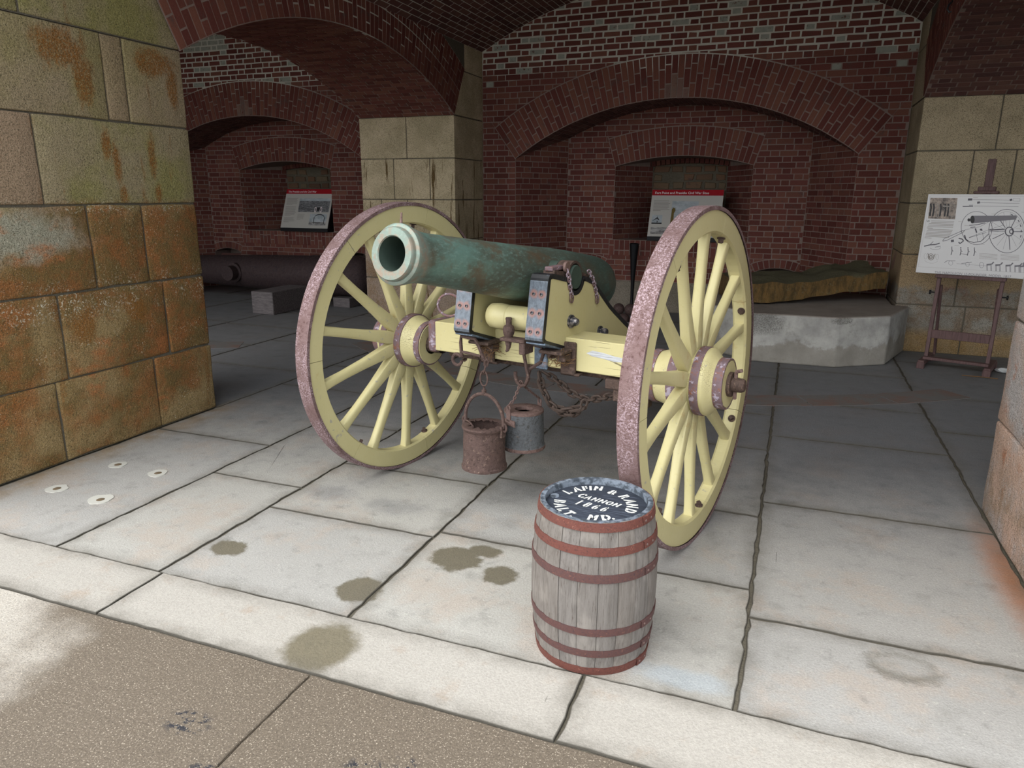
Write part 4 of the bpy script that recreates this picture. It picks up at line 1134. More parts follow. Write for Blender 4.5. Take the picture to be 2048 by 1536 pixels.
for sg in (-1, 1):
    a0, a1 = sorted((sg * .152, sg * .235)); mid = (a0 + a1) / 2
    ck = MB().prism(cprof, a0, a1, lambda u, v, d: vec(d, u, v)).build('cheek', Y, gun, bevel=.002)
    # iron strap round the edge
    m = MB()
    for (p, q) in zip(strap_path[:-1], strap_path[1:]):
        d = Vector((q[0] - p[0], q[1] - p[1])).normalized(); nrm = Vector((d.y, -d.x))
        e = d * .0015
        out = nrm
        pl = [(p[0] - e.x - out.x * .016, p[1] - e.y - out.y * .016), (q[0] + e.x - out.x * .016, q[1] + e.y - out.y * .016), (q[0] + e.x + out.x * .005, q[1] + e.y + out.y * .005), (p[0] - e.x + out.x * .005, p[1] - e.y + out.y * .005)]
        m.prism(pl, a0 - .003, a1 + .003, lambda u, v, d_: vec(d_, u, v))
    m.build('edge_strap', MT['black_iron'], ck)
    # bright worn front plate with paired screws
    sl = (.268 - .311) / (1.14 - .885)
    fy = lambda z: .311 + (z - .885) * sl
    pm = mk_plate('worn_blue_plate', [(mid + dx, z) for dx, z in RIV])
    m = MB(); V = []
    zs = [.878, .890, .95, 1.02, 1.09, 1.128, 1.146, 1.154]; fs_ = [.315, fy(.89) + .0075, fy(.95) + .0075, fy(1.02) + .0075, fy(1.09) + .0075, fy(1.128) + .007, .264, .247]
    for z, f in zip(zs, fs_):
        V += [vec(a0 - .002, f, z), vec(a1 + .002, f, z)]
    for z, f in zip(zs, fs_): V += [vec(a0 - .002, f - .007, z - .001), vec(a1 + .002, f - .007, z - .001)]
    n = len(zs); F = []
    for i in range(n - 1):
        F.append((2 * i, 2 * i + 1, 2 * i + 3, 2 * i + 2)); b = 2 * n
        F.append((b + 2 * i, b + 2 * i + 2, b + 2 * i + 3, b + 2 * i + 1)); F.append((2 * i, 2 * i + 2, b + 2 * i + 2, b + 2 * i)); F.append((2 * i + 1, b + 2 * i + 1, b + 2 * i + 3, 2 * i + 3))
    F += [(0, 2 * n, 2 * n + 1, 1), (2 * n - 2, 2 * n - 1, 4 * n - 1, 4 * n - 2)]
    m.add(V, F); plate = m.build('front_plate', pm, ck)
    rm = None
    for dx, z in RIV:
        if rm is None: rm = MB().lathe([(.0075, -.002), (.0075, .002), (.0045, .0035), (.004, .001), (0, .001)], 12).mesh('plate_screw')
        s = link('plate_screw', rm, MT['bolt'], ck)
        s.matrix_basis = Matrix.Translation(vec(mid + dx, fy(z) + .0085, z)) @ Vector((0, 0, 1)).rotation_difference(vec(0, 1, -sl)).to_matrix().to_4x4()
    # dark foot plate under the front
    MB().prism([(.30, .868), (.13, .815), (.13, .806), (.30, .859)], a0 - .006, a1 + .006, lambda u, v, d: vec(d, u, v)).build('foot_plate', MT['blue_iron'], ck)
    # through bolts
    R_ = Matrix.Rotation(sg * PI / 2, 4, 'Y')
    for (f, z, r, h, dome) in ((.062, .930, .021, .045, True), (-.243, .838, .018, .042, False), (-.56, .735, .018, .045, False)):
        b = link('cheek_bolt', bolt_mesh('cheek_bolt', r, h, 6, dome), MT['bolt'], ck); b.matrix_basis = Matrix.Translation(vec(sg * .235, f, z)) @ R_
    # cap square over the trunnion
    cs = MB(); n = 12; pr = []
    ri, ro = .060, .072
    ang = [math.radians(a) for a in lin(-8, 188, n)]
    outer = [(.02 + ro * math.cos(a), 1.128 + ro * math.sin(a)) for a in ang]; inner = [(.02 + ri * math.cos(a), 1.128 + ri * math.sin(a)) for a in ang]
    for i in range(n - 1): cs.prism([inner[i], outer[i], outer[i + 1], inner[i + 1]], mid - .032, mid + .036, lambda u, v, d: vec(d, u, v))
    cs.prism([(.085, 1.134), (.195, 1.150), (.193, 1.170), (.083, 1.156)], mid - .028, mid + .028, lambda u, v, d: vec(d, u, v))
    cs.prism([(-.048, 1.124), (-.14, 1.10), (-.136, 1.122), (-.046, 1.146)], mid - .028, mid + .028, lambda u, v, d: vec(d, u, v))
    cap = cs.build('cap_square', MT['rust'], ck)
    # bolt heads on the cap and key chains
    MB().box((mid - .02, -.20, 1.165), (mid + .02, -.09, 1.185)).build('cap_key', MT['rust_band'], cap, bevel=.004)
    MB().lathe([(.024, 0), (.024, .012), (.006, .014), (0, .010)], 16, Matrix.Translation(vec(mid + sg * .03, .10, 1.178)) @ Matrix.Rotation(sg * PI / 2, 4, 'Y')).build('key_head', MT['rust_red'], cap)
    # staples on the cheek side
    for f, z in ((.125, 1.045), (-.185, 1.02)):
        pass

# chain links
def chain(name, pts, wire, ln, wd, mat, parent, sub='chain_link', twist0=0.0, slack=.82):
    """a run of interlocked links laid along a polyline; the first link is the part, the others its children"""
    P_ = [Vector(p) for p in pts]; seg = [(b - a).length for a, b in zip(P_[:-1], P_[1:])]; tot = sum(seg)
    pitch = ln - 2 * wire * 1.6; n = max(1, int(round(tot / pitch)))
    R_ = (wd - 2 * wire) / 2 + wire / 2 * 1.0; hl = (ln - wd) / 2
    loop = []
    for i in range(7): a = -PI / 2 + PI * i / 6; loop.append((0, R_ * math.sin(a), hl + R_ * math.cos(a)))
    for i in range(7): a = PI / 2 + PI * i / 6; loop.append((0, R_ * math.sin(a), -hl + R_ * math.cos(a)))
    me = MB().tube(loop, wire, 6, closed=True).mesh(sub)
    def at(d):
        for a, b, L in zip(P_[:-1], P_[1:], seg):
            if d <= L or b is P_[-1]: return a + (b - a) * min(1, d / max(L, 1e-6)), (b - a).normalized()
            d -= L
    first = None
    for i in range(n):
        c, t = at((i + .5) * tot / n)
        q = Vector((0, 0, 1)).rotation_difference(t).to_matrix().to_4x4()
        M_ = Matrix.Translation(c) @ q @ Matrix.Rotation(twist0 + (PI / 2 if i % 2 else 0), 4, 'Z')
        if first is None:
            o = link(name, me, mat, parent); o.matrix_basis = M_; first = o; inv = M_.inverted()
        else:
            o = link(sub, me, mat, first); o.matrix_basis = inv @ M_
    return first
for sg in (-1, 1):
    x = sg * .243
    for pts in ([vec(sg * .235, .108, 1.168), vec(x, .10, 1.13), vec(x, .085, 1.08), vec(x, .07, 1.045)], [vec(sg * .235, -.105, 1.145), vec(x, -.14, 1.10), vec(x, -.17, 1.05), vec(x, -.19, 1.01)]):
        chain('key_chain', pts, .0035, .030, .018, MT['rust_band'], gun, twist0=.5)
        e = pts[-1]
        MB().tube([e + Vector((0, .014 * math.cos(a), .018 * math.sin(a) - .01)) for a in lin(0, 2 * PI, 13)[:-1]], .004, 6, closed=True).build('chain_ring', MT['rust_red'], gun)

# round transom between the cheeks and trail
MB().lathe([(.0, -.115), (.048, -.115), (.056, -.105), (.060, -.06), (.055, -.015), (.0545, -.010), (.0525, -.008), (.0545, -.006), (.055, .02), (.053, .16), (0, .16)], 32, Matrix.Translation(vec(0, .19, .945)) @ RX).build('transom', Y, gun)
tr = MB(); tp = [(.05, .80, .15), (-.4, .70, .15), (-.9, .53, .14), (-1.5, .32, .12), (-2.05, .13, .10), (-2.3, .06, .09)]
V = []; F = []
for f, z, w in tp:
    hh = .085 if f > -2 else .055
    for a, b in ((-1, -1), (1, -1), (1, 1), (-1, 1)): V.append(vec(a * w, f, z + b * hh))
for i in range(len(tp) - 1):
    for e in range(4): F.append((4 * i + e, 4 * i + (e + 1) % 4, 4 * i + 4 + (e + 1) % 4, 4 * i + 4 + e))
F += [(0, 1, 2, 3), tuple(4 * len(tp) - 4 + e for e in (3, 2, 1, 0))]
tr.add(V, F); trail = tr.build('trail', Y, gun, bevel=.01)
for f in (-.75, -1.5): MB().box((-.149, -f - .03, .487 if f > -1 else .23), (.149, -f + .03, .672 if f > -1 else .41)).build('trail_band', MT['black_iron'], trail, bevel=.004)
MB().tube([vec(0, -2.3 - .07 * math.sin(a), .12 + .07 * math.cos(a)) for a in lin(0, 2 * PI, 17)[:-1]], .014, 8, closed=True).build('lunette', MT['black_iron'], trail)
# elevating screw
MB().tube([vec(0, -.52, .70), vec(0, -.52, .93)], .022, 12).build('elevating_screw', MT['rust'], gun)

# front irons: bent bracket with threaded pin
pin = MB().lathe([(0, .034), (.013, .034), (.015, .028), (.013, .02), (.014, .0), (.022, -.004), (.027, -.02), (.025, -.036), (.020, -.05)], 12, Matrix.Translation(vec(-.028, .17, .905)))
pin.tube([vec(-.028, .17, .855), vec(-.028, .172, .83), vec(-.026, .175, .805), vec(-.030, .178, .79), vec(-.036, .178, .786)], .012, 8, radii=[.018, .016, .011, .008, .006])
pin.v = [p + vec(.06, .095, .018) for p in pin.v]
pinm = pin.build('bracket_pin', MT['rust_brown'], gun)
MB().box((-.0, -.295, .852), (.13, -.235, .868)).box((.10, -.29, .80), (.13, -.21, .856)).box((.10, -.24, .852), (.13, -.10, .866)).build('pin_bracket', MT['rust_brown'], pinm, bevel=.004)
# bucket frames bent from rod, hung under the cheeks
def rod(pts, r=.0085): return MB().tube(pts, r, 8)
zl = .838
f1 = rod([vec(-.262, .22, zl - .10), vec(-.263, .225, zl - .03), vec(-.260, .225, zl), vec(-.18, .225, zl - .005), vec(-.165, .222, zl - .03), vec(-.140, .21, zl - .10), vec(-.128, .205, zl - .125)])
f1.tube([vec(-.262, .222, zl - .075), vec(-.155, .216, zl - .085)], .007, 8)
f1.tube([vec(-.262 - .027 + .027 * math.cos(a), .22, zl - .105 - .0 + .027 * math.sin(a) - .012) for a in lin(.6, 2 * PI - .1, 14)], .008, 8)
f1.v = [p + vec(.022, .035, .004) for p in f1.v]
fr1 = f1.build('bucket_frame', MT['rust_brown'], gun)
f2 = rod([vec(.118, .235, zl - .17), vec(.108, .235, zl - .13), vec(.092, .235, zl - .06), vec(.09, .235, zl - .012), vec(.10, .235, zl), vec(.185, .235, zl - .01), vec(.195, .232, zl - .04), vec(.18, .23, zl - .085), vec(.12, .225, zl - .125), vec(.104, .22, zl - .17), vec(.096, .22, zl - .20)])
f2.tube([vec(.118, .235, zl - .17), vec(.098, .23, zl - .205), vec(.072, .225, zl - .215), vec(.048, .225, zl - .20), vec(.038, .225, zl - .17), vec(.038, .225, zl - .15)], .009, 8)
f2.v = [p + vec(-.068, -.115, -.02) for p in f2.v]
fr2 = f2.build('bucket_frame', MT['rust_brown'], gun)
# nuts and bits of iron behind the frames, with old nest straw
for A in (-.17, .22):
    b = link('clip_nut', bolt_mesh('clip_nut', .02, .035, 4), MT['rust'], gun); b.matrix_basis = Matrix.Translation(vec(A - .02, .16, .80)) @ Matrix.Rotation(PI / 2, 4, 'X')
    MB().box((A - .055, -.225, .803), (A + .06, -.10, .818)).box((A + .01, -.18, .765), (A + .055, -.12, .80)).build('clip_plate', MT['rust'], gun, bevel=.003)
    m = MB()
    for i in range(60):
        c = vec(A + rng.uniform(-.03, .06), rng.uniform(.11, .2), rng.uniform(.75, .805)); d = Vector((rng.uniform(-1, 1), rng.uniform(-1, 1), rng.uniform(-.8, .4))).normalized() * rng.uniform(.02, .05)
        m.tube([c - d, c + Vector((rng.uniform(-.01, .01), 0, rng.uniform(-.01, .01))), c + d], .0012, 3, caps=False)
    s = m.build('nest_straw', MT['straw'], gun); tag(s, kind='stuff')
# drag chain under the axle
chain('drag_chain', [vec(.13, .12, .69), vec(.19, .10, .655), vec(.27, .09, .60), vec(.335, .08, .578), vec(.42, .08, .60), vec(.49, .07, .628)], .0065, .052, .032, MT['chain'], gun)
chain('drag_chain', [vec(.125, .15, .69), vec(.14, .145, .62), vec(.18, .14, .55), vec(.235, .13, .512), vec(.29, .12, .512), vec(.335, .11, .545), vec(.34, .10, .578)], .0065, .052, .032, MT['chain'], gun, twist0=.4)
chain('drag_chain', [vec(.205, .14, .535), vec(.26, .13, .53), vec(.325, .12, .548)], .008, .065, .03, MT['chain'], gun, twist0=.9)
MB().box((.44, -.11, .655), (.53, -.05, .70)).box((.475, -.10, .60), (.52, -.06, .66)).build('chain_anchor', MT['rust'], gun, bevel=.004)
chain('lock_chain', [vec(.50, .07, .615), vec(.54, .06, .60), vec(.58, .05, .64)], .005, .04, .025, MT['chain'], gun)
MB().box((.58, -.07, .585), (.635, -.03, .66)).tube([vec(.56, .05, .655), vec(.555, .05, .60)], .011, 8).build('lock_iron', MT['rust'], gun, bevel=.003)
# side ring on the left cheek
rc = vec(-.262, .27, .985)
MB().tube([rc + Vector((-.035 + .052 * math.cos(a), .02 * math.cos(a), .052 * math.sin(a))) for a in lin(0, 2 * PI, 25)[:-1]], .006, 8, closed=True).build('handspike_ring', MT['rust_band'], gun)

# ------------------------------------------------------------------ buckets hanging from the gun
def gl(A, F, Z): return Matrix.Translation(GUN) @ Matrix.Rotation(GRZ, 4, 'Z') @ vec(A, F, Z)
bk = empty('sponge_bucket', gl(-.109, .26, .214), GRZ); bk.scale = (.9, .9, .9)
tag(bk, 'brown rusted iron bucket with arched handle and ragged open top, hanging under the axle', 'bucket')
def ragged_shell(prof, n, amp, seed):
    m = MB(); V = []; F = []
    for i, (r, z) in enumerate(prof):
        for k_ in range(n):
            a = 2 * PI * k_ / n
            w = 1 + amp * noise.noise(Vector((math.cos(a) * 2.2, math.sin(a) * 2.2, z * 14 + seed))) + amp * .6 * noise.noise(Vector((math.cos(a) * 7, math.sin(a) * 7, z * 40 + seed)))
            V.append(Vector((r * w * math.cos(a), r * w * math.sin(a), z)))
    for i in range(len(prof) - 1):
        for k_ in range(n): F.append((i * n + k_, i * n + (k_ + 1) % n, (i + 1) * n + (k_ + 1) % n, (i + 1) * n + k_))
    return m, V, F
pr = [(.0, 0), (.112, 0), (.121, .004), (.122, .018), (.117, .024), (.116, .03)] + [(.114 - .004 * t, .03 + .185 * t) for t in lin(0, 1, 9)[1:]] + [(.116, .222), (.120, .232), (.117, .240), (.10, .243), (.082, .240)]
m, V, F = ragged_shell(pr, 56, .025, 3); n = 56; last = (len(pr) - 1) * n
for k_ in range(n):   # torn inner rim of the lid
    a = 2 * PI * k_ / n
    w = .078 + .022 * noise.noise(Vector((math.cos(a) * 3, math.sin(a) * 3, 8))) + .01 * rng.uniform(-1, 1)
    V[last + k_] = Vector((w * math.cos(a), w * math.sin(a), .240 + .006 * rng.uniform(-1, 1)))
b0 = len(V)
for r, z in ((.106, .232), (.106, .02), (.0, .02)):
    for k_ in range(n): V.append(Vector((r * math.cos(2 * PI * k_ / n), r * math.sin(2 * PI * k_ / n), z)))
for i in range(2):
    for k_ in range(n): F.append((b0 + i * n + k_, b0 + i * n + (k_ + 1) % n, b0 + (i + 1) * n + (k_ + 1) % n, b0 + (i + 1) * n + k_))
m.add(V, F, True); m.build('bucket_body', MT['rust_brown'], bk)
# bail, ears, hanging link
MB().tube([Vector((.122 * math.cos(a), 0, .262 + .145 * math.sin(a))) for a in lin(-.15, PI + .15, 22)], .0095, 8).build('bail', MT['rust_brown'], bk)
for sg in (-1, 1):
    MB().tube([Vector((sg * (.128 + .012 * math.cos(a)), 0, .243 + .022 * math.sin(a))) for a in lin(0, 2 * PI, 13)[:-1]], .006, 6, closed=True).box((sg * .118 - .006, -.02, .19), (sg * .118 + .006, .02, .25)).build('bail_ear', MT['rust_brown'], bk)
MB().tube([Vector((-.11, -.02, .25)), Vector((-.08, -.035, .255)), Vector((-.05, -.05, .25)), Vector((-.035, -.05, .235)), Vector((-.03, -.06, .215))], .0045, 6).build('twisted_wire', MT['rust_brown'], bk)
MB().lathe([(.0, .405), (.012, .407), (.013, .43), (.006, .432), (.006, .445)], 10).build('bail_swivel', MT['rust_brown'], bk)
MB().tube([Vector((.0, .0, .49)) + Vector((.023 * math.cos(a), 0, .04 * math.sin(a))) for a in lin(0, 2 * PI, 19)[:-1]], .0045, 8, closed=True).build('hanging_link', MT['rust_brown'], bk)
chain('hanging_chain', [(.0, 0, .525), (.012, 0, .56), (.022, -.002, .59)], .0045, .042, .022, MT['rust_brown'], bk, twist0=.6)
m = MB()
for i in range(14):
    c = Vector((rng.uniform(-.04, .05), rng.uniform(-.04, .05), .15 + rng.uniform(0, .02))); d = Vector((rng.uniform(-1, 1), rng.uniform(-1, 1), rng.uniform(-.2, .3))) * .03
    m.add([c, c + d, c + d + Vector((.012, .01, .006)), c + Vector((.014, .008, 0))], [(0, 1, 2, 3)])
m.lathe([(0, .14), (.1, .14)], 20)
m.build('litter', MT['plastic'], bk)

bk2 = empty('tar_bucket', gl(-.010, .062, .276), GRZ); bk2.scale = (.92, .92, .90)
tag(bk2, 'pitted grey iron bucket with a round hole in its lid, hanging on two chains', 'bucket')
MB().lathe([(0, 0), (.112, 0), (.114, .003), (.114, .022), (.1105, .026), (.110, .03), (.104, .20), (.104, .214), (.1035, .218)], 48).build('bucket_body', MT['rust_grey'], bk2)
MB().lathe([(.1045, .206), (.106, .207), (.106, .219), (.102, .2215), (.05, .2215), (.047, .2195), (.047, .20)], 48).build('bucket_lid', MT['rust_red'], bk2)
MB().lathe([(.1135, .003), (.1155, .004), (.1155, .021), (.1135, .022)], 48).build('foot_hoop', MT['rust_red'], bk2)
MB().lathe([(.046, .2), (.1, .19), (.1, .03), (0, .03)], 24).build('bucket_inside', MT['black_hole'], bk2)
rm2 = MB().lathe([(.0045, 0), (.0035, .003), (0, .0035)], 8).mesh('hoop_rivet')
for i in range(14):
    a = 2 * PI * i / 14; d = Vector((math.cos(a), math.sin(a), 0))
    s = link('hoop_rivet', rm2, MT['rust_red'], bk2); s.matrix_basis = Matrix.Translation(d * .1155 + Vector((0, 0, .0125))) @ Vector((0, 0, 1)).rotation_difference(d).to_matrix().to_4x4()
e1, e2 = Vector((-.03, -.10, .205)), Vector((.035, .095, .225))
for e in (e1, e2):
    d = Vector((e.x, e.y, 0)).normalized(); t = Vector((-d.y, d.x, 0))
    mm = MB().bar(d * .107 + Vector((0, 0, .17)), d * .107 + Vector((0, 0, .235)), .03, .006, d)
    if e is e1: mm.bar(d * .107 + t * -.05 + Vector((0, 0, .165)), d * .107 + t * .05 + Vector((0, 0, .165)), .006, .034, (0, 0, 1))
    mm.tube([d * .107 + Vector((0, 0, .245)) + t * .012 * math.cos(a) + Vector((0, 0, .014 * math.sin(a))) for a in lin(0, 2 * PI, 11)[:-1]], .005, 6, closed=True)
    mm.build('lid_lug', MT['rust_red'], bk2)
hp = Vector((.006, -.045, .375))
chain('lid_chain', [e1 * 1.03 + Vector((0, 0, .05)), e1 * .8 + Vector((.01, 0, .12)), hp], .003, .024, .014, MT['rust_red'], bk2, twist0=.3)
chain('lid_chain', [e2 * 1.03 + Vector((0, 0, .03)), e2 * .5 + Vector((.01, -.02, .20)), hp], .003, .024, .014, MT['rust_red'], bk2, twist0=.3)
MB().tube([hp + Vector((.008 * math.cos(a), .006 * math.cos(a), .018 * math.sin(a) - .004)) for a in lin(0, 2 * PI, 13)[:-1]], .004, 6, closed=True).build('hang_ring', MT['rust_red'], bk2)
# ------------------------------------------------------------------ lettering
def text_mesh(body, size, bold=0.0, shear=0.0, align='CENTER', spacing=1.0):
    cu = bpy.data.curves.new('lettering', 'FONT'); cu.body = body; cu.size = size; cu.offset = bold; cu.shear = shear
    cu.align_x = align; cu.space_character = spacing; cu.resolution_u = 3
    ob = bpy.data.objects.new('lettering', cu); COL.objects.link(ob)
    bpy.context.view_layer.update()
    dg = bpy.context.evaluated_depsgraph_get()
    me = bpy.data.meshes.new_from_object(ob.evaluated_get(dg))
    bpy.data.objects.remove(ob, do_unlink=True); bpy.data.curves.remove(cu)
    return me
def text_geo(body, size, M, bold=0.0, shear=0.0, align='CENTER', spacing=1.0, stencil=0.0, squash=1.0):
    me = text_mesh(body, size, bold, shear, align, spacing)
    bm = bmesh.new(); bm.from_mesh(me); bpy.data.meshes.remove(me)
    if stencil > 0 and bm.verts:
        xs = [v.co.x for v in bm.verts]; c = (min(xs) + max(xs)) / 2
        for s in (-1, 1):
            bmesh.ops.bisect_plane(bm, geom=bm.verts[:] + bm.edges[:] + bm.faces[:], plane_co=(c + s * stencil / 2, 0, 0), plane_no=(1, shear * -.6, 0))
        kill = [f for f in bm.faces if abs(f.calc_center_median().x - c + (f.calc_center_median().y) * -shear * .6) < stencil / 2]
        if len(kill) < len(bm.faces): bmesh.ops.delete(bm, geom=kill, context='FACES')
    V = [M @ Vector((v.co.x * squash, v.co.y, 0)) for v in bm.verts]; F = [[v.index for v in f.verts] for f in bm.faces]
    bm.verts.index_update(); F = [[v.index for v in f.verts] for f in bm.faces]
    bm.free()
    return V, F

# ------------------------------------------------------------------ powder keg
KX, KY, KH = -.5262, 2.1466, .528
keg = empty('powder_keg', (KX, KY, 0.0))
tag(keg, 'weathered oak powder keg with rusty hoops and white stencilled black head', 'keg')
def kr(z):
    t = z / KH * 2 - 1
    return .2085 - .0225 * t * t - .0015 * t
NS = 20; n = 14
for i in range(NS):
    w0 = rng.uniform(-.02, .02) if i else 0
    a0, a1 = 2 * PI * i / NS + .0035, 2 * PI * (i + 1) / NS - .0035
    V = []; F = []; sub = 4; zs = lin(0.0, KH, n)
    off = rng.uniform(-.0012, .0012)
    for z in zs:
        for q in range(sub + 1):
            a = a0 + (a1 - a0) * q / sub; e = .0022 if q in (0, sub) else 0
            V.append(Vector(((kr(z) + off - e) * math.cos(a), (kr(z) + off - e) * math.sin(a), z)))
    for z in zs:
        for q in range(sub + 1):
            a = a0 + (a1 - a0) * q / sub; V.append(Vector(((kr(z) - .016) * math.cos(a), (kr(z) - .016) * math.sin(a), z)))
    s1 = sub + 1; b = n * s1
    for r in range(n - 1):
        for q in range(sub):
            F.append((r * s1 + q, r * s1 + q + 1, (r + 1) * s1 + q + 1, (r + 1) * s1 + q))
            F.append((b + r * s1 + q, b + (r + 1) * s1 + q, b + (r + 1) * s1 + q + 1, b + r * s1 + q + 1))
        F.append((r * s1, (r + 1) * s1, b + (r + 1) * s1, b + r * s1)); F.append((r * s1 + sub, b + r * s1 + sub, b + (r + 1) * s1 + sub, (r + 1) * s1 + sub))
    for q in range(sub):
        F.append(((n - 1) * s1 + q, (n - 1) * s1 + q + 1, b + (n - 1) * s1 + q + 1, b + (n - 1) * s1 + q)); F.append((q, b + q, b + q + 1, q + 1))
    rv = rng.random()
    me = autosmooth(fix(mesh('stave', V, F, True, [rv] * len(F))), 35)
    st_ = link('stave', me, MT['oak'], keg)
# dark painted chime on top of the staves
MB().lathe([(kr(KH) - .0182, KH - .045), (kr(KH) - .0175, KH + .0005), (kr(KH) - .010, KH + .0015), (kr(KH) - .002, KH + .001), (kr(KH) + .0006, KH - .006)], 56).build('chime', MT['keg_rim'], keg)
hd = MB().lathe([(0, KH - .020), (kr(KH) - .021, KH - .020), (kr(KH) - .015, KH - .024), (kr(KH) - .015, KH - .04)], 56).build('keg_head', MT['keg_head'], keg)
MB().lathe([(0, .003), (kr(0) - .01, .003)], 40).build('keg_base', MT['oak'], keg)
rvm = MB().lathe([(.0045, 0), (.0035, .002), (0, .0028)], 8).mesh('hoop_rivet')
hoops = [(.513, .027, 'hoop'), (.437, .026, 'hoop'), (.350, .026, 'hoop_dull'), (.163, .024, 'hoop_dull'), (.083, .024, 'hoop_dull'), (.014, .026, 'hoop')]
for zc, w, mt in hoops:
    z0, z1 = max(0.001, zc - w / 2), zc + w / 2
    h = MB().lathe([(kr(z0) - .002, z0), (kr(z0) + .0032, z0), (kr(zc) + .0036, zc), (kr(z1) + .0032, z1), (kr(z1) - .002, z1)], 64).build('hoop', MT[mt], keg)
    la = math.radians(-18) + rng.uniform(-.05, .05)
    # lapped end with two rivets
    lp = MB().lathe([(kr(z0) + .003, z0), (kr(zc) + .0058, z0 + .001), (kr(zc) + .006, zc), (kr(z1) + .0056, z1 - .001), (kr(z1) + .003, z1)], 6, None, la - .16, la + .16).build('hoop_lap', MT[mt], h)
    for da in (-.09, .08):
        a = la + da; d = Vector((math.cos(a), math.sin(a), 0))
        s = link('hoop_rivet', rvm, MT['rust_red'], h); s.matrix_basis = Matrix.Translation(d * (kr(zc) + .006) + Vector((0, 0, zc))) @ Vector((0, 0, 1)).rotation_difference(d).to_matrix().to_4x4()
# stencil lettering on the head; baseline direction as it lies in the photograph
LROT = 0.0
zt = KH - .0190
def put_letter(ch, ang, rad, size, inward, bold=.003):
    a = PI / 2 - ang
    M_ = Matrix.Rotation(LROT, 4, 'Z') @ Matrix.Translation((rad * math.cos(a), rad * math.sin(a), zt)) @ Matrix.Rotation(a - PI / 2 if inward else a + PI / 2, 4, 'Z')
    V, F = text_geo(ch, size, M_, bold, .15, stencil=0.0 if ch in '.IT1' else .0042, squash=.80)
    MB().add(V, F).build('stencil_letter', MT['stencil'], hd)
for ch, deg in zip('LAFIN&RAND', (-64, -46, -33, -24, -12, 13, 38, 58, 76, 96)): put_letter(ch, math.radians(deg), .114 if deg < 5 else .101, .047, True)
for ch, deg in zip('BALT.', (-101, -117, -132, -147, -157)): put_letter(ch, math.radians(deg), .136, .049, False)
for ch, deg in zip('MD.', (-188, -210, -221)): put_letter(ch, math.radians(deg), .123, .049, False)
for body, y, size, sp_ in (('CANNON', .018, .038, 1.0), ('1866', -.038, .050, 1.05)):
    wd = .026 if body == 'CANNON' else .031
    for i, ch in enumerate(body):
        M_ = Matrix.Translation((-.007, 0, 0)) @ Matrix.Rotation(math.radians(-13.3), 4, 'Z') @ Matrix.Translation(((i - (len(body) - 1) / 2) * wd, y, zt))
        V, F = text_geo(ch, size * (1.15 if ch == 'C' else 1), M_, .0024, .2, stencil=0.0 if ch == '1' else .0036, squash=.72)
        MB().add(V, F).build('stencil_letter', MT['stencil'], hd)
# bung plug
MB().lathe([(0, .004), (.014, .004), (.016, .0)], 16, Matrix.Translation((-.146, .012, KH - .0195))).build('bung', MT['keg_rim'], hd)

# ------------------------------------------------------------------ easel and display board
EY = math.radians(-18)
es = empty('easel', (1.42, 7.19, 0), EY)
tag(es, 'dark brown wooden H-frame easel carrying the cannon diagram board', 'easel')
E_ = MT['easel']
lean = .105
def ez(x, z, y=0.0): return Vector((x, y + lean * z, z))
MB().box((-.275, -.12, .025), (-.225, .33, .075)).box((-.28, -.13, 0), (-.22, -.07, .06)).box((-.28, .28, 0), (-.22, .34, .06)).build('foot', E_, es, bevel=.004)
MB().box((.225, -.12, .025), (.275, .33, .075)).box((.22, -.13, 0), (.28, -.07, .06)).box((.22, .28, 0), (.28, .34, .06)).build('foot', E_, es, bevel=.004)
for s in (-1, 1):
    MB().bar(ez(s * .235, .07), ez(s * .235, .80), .03, .045, (0, 1, 0)).build('upright', E_, es, bevel=.003)
    MB().bar((s * .215, .30, .07), (s * .215, .10, .72), .022, .04, (0, 1, 0)).build('rear_strut', E_, es, bevel=.003)
    MB().lathe([(.006, 0), (.006, .03), (.018, .032), (.02, .045), (0, .048)], 12, Matrix.Translation(ez(s * .25, .66)) @ Matrix.Rotation(s * PI / 2, 4, 'Y')).build('clamp_knob', MT['black_metal'], es)
MB().box((-.25, -.06, .075), (.25, .0, .10)).build('lower_rail', E_, es, bevel=.003)
MB().bar(ez(-.22, .30, -.01), ez(.22, .30, -.01), .02, .075, (0, 0, 1)).build('cross_rail', E_, es, bevel=.003)
MB().box((-.26, .02, .795), (.26, .115, .822)).build('ledge', E_, es, bevel=.003)
MB().bar(ez(0, .82, .055), ez(0, 1.79, .055), .06, .03, (0, 1, 0)).build('mast', E_, es, bevel=.003)
mk = MB().box((-.09, .140, 1.506), (.09, .235, 1.529)).box((-.065, .16, 1.529), (.065, .225, 1.565)).build('top_clamp', E_, es, bevel=.004)
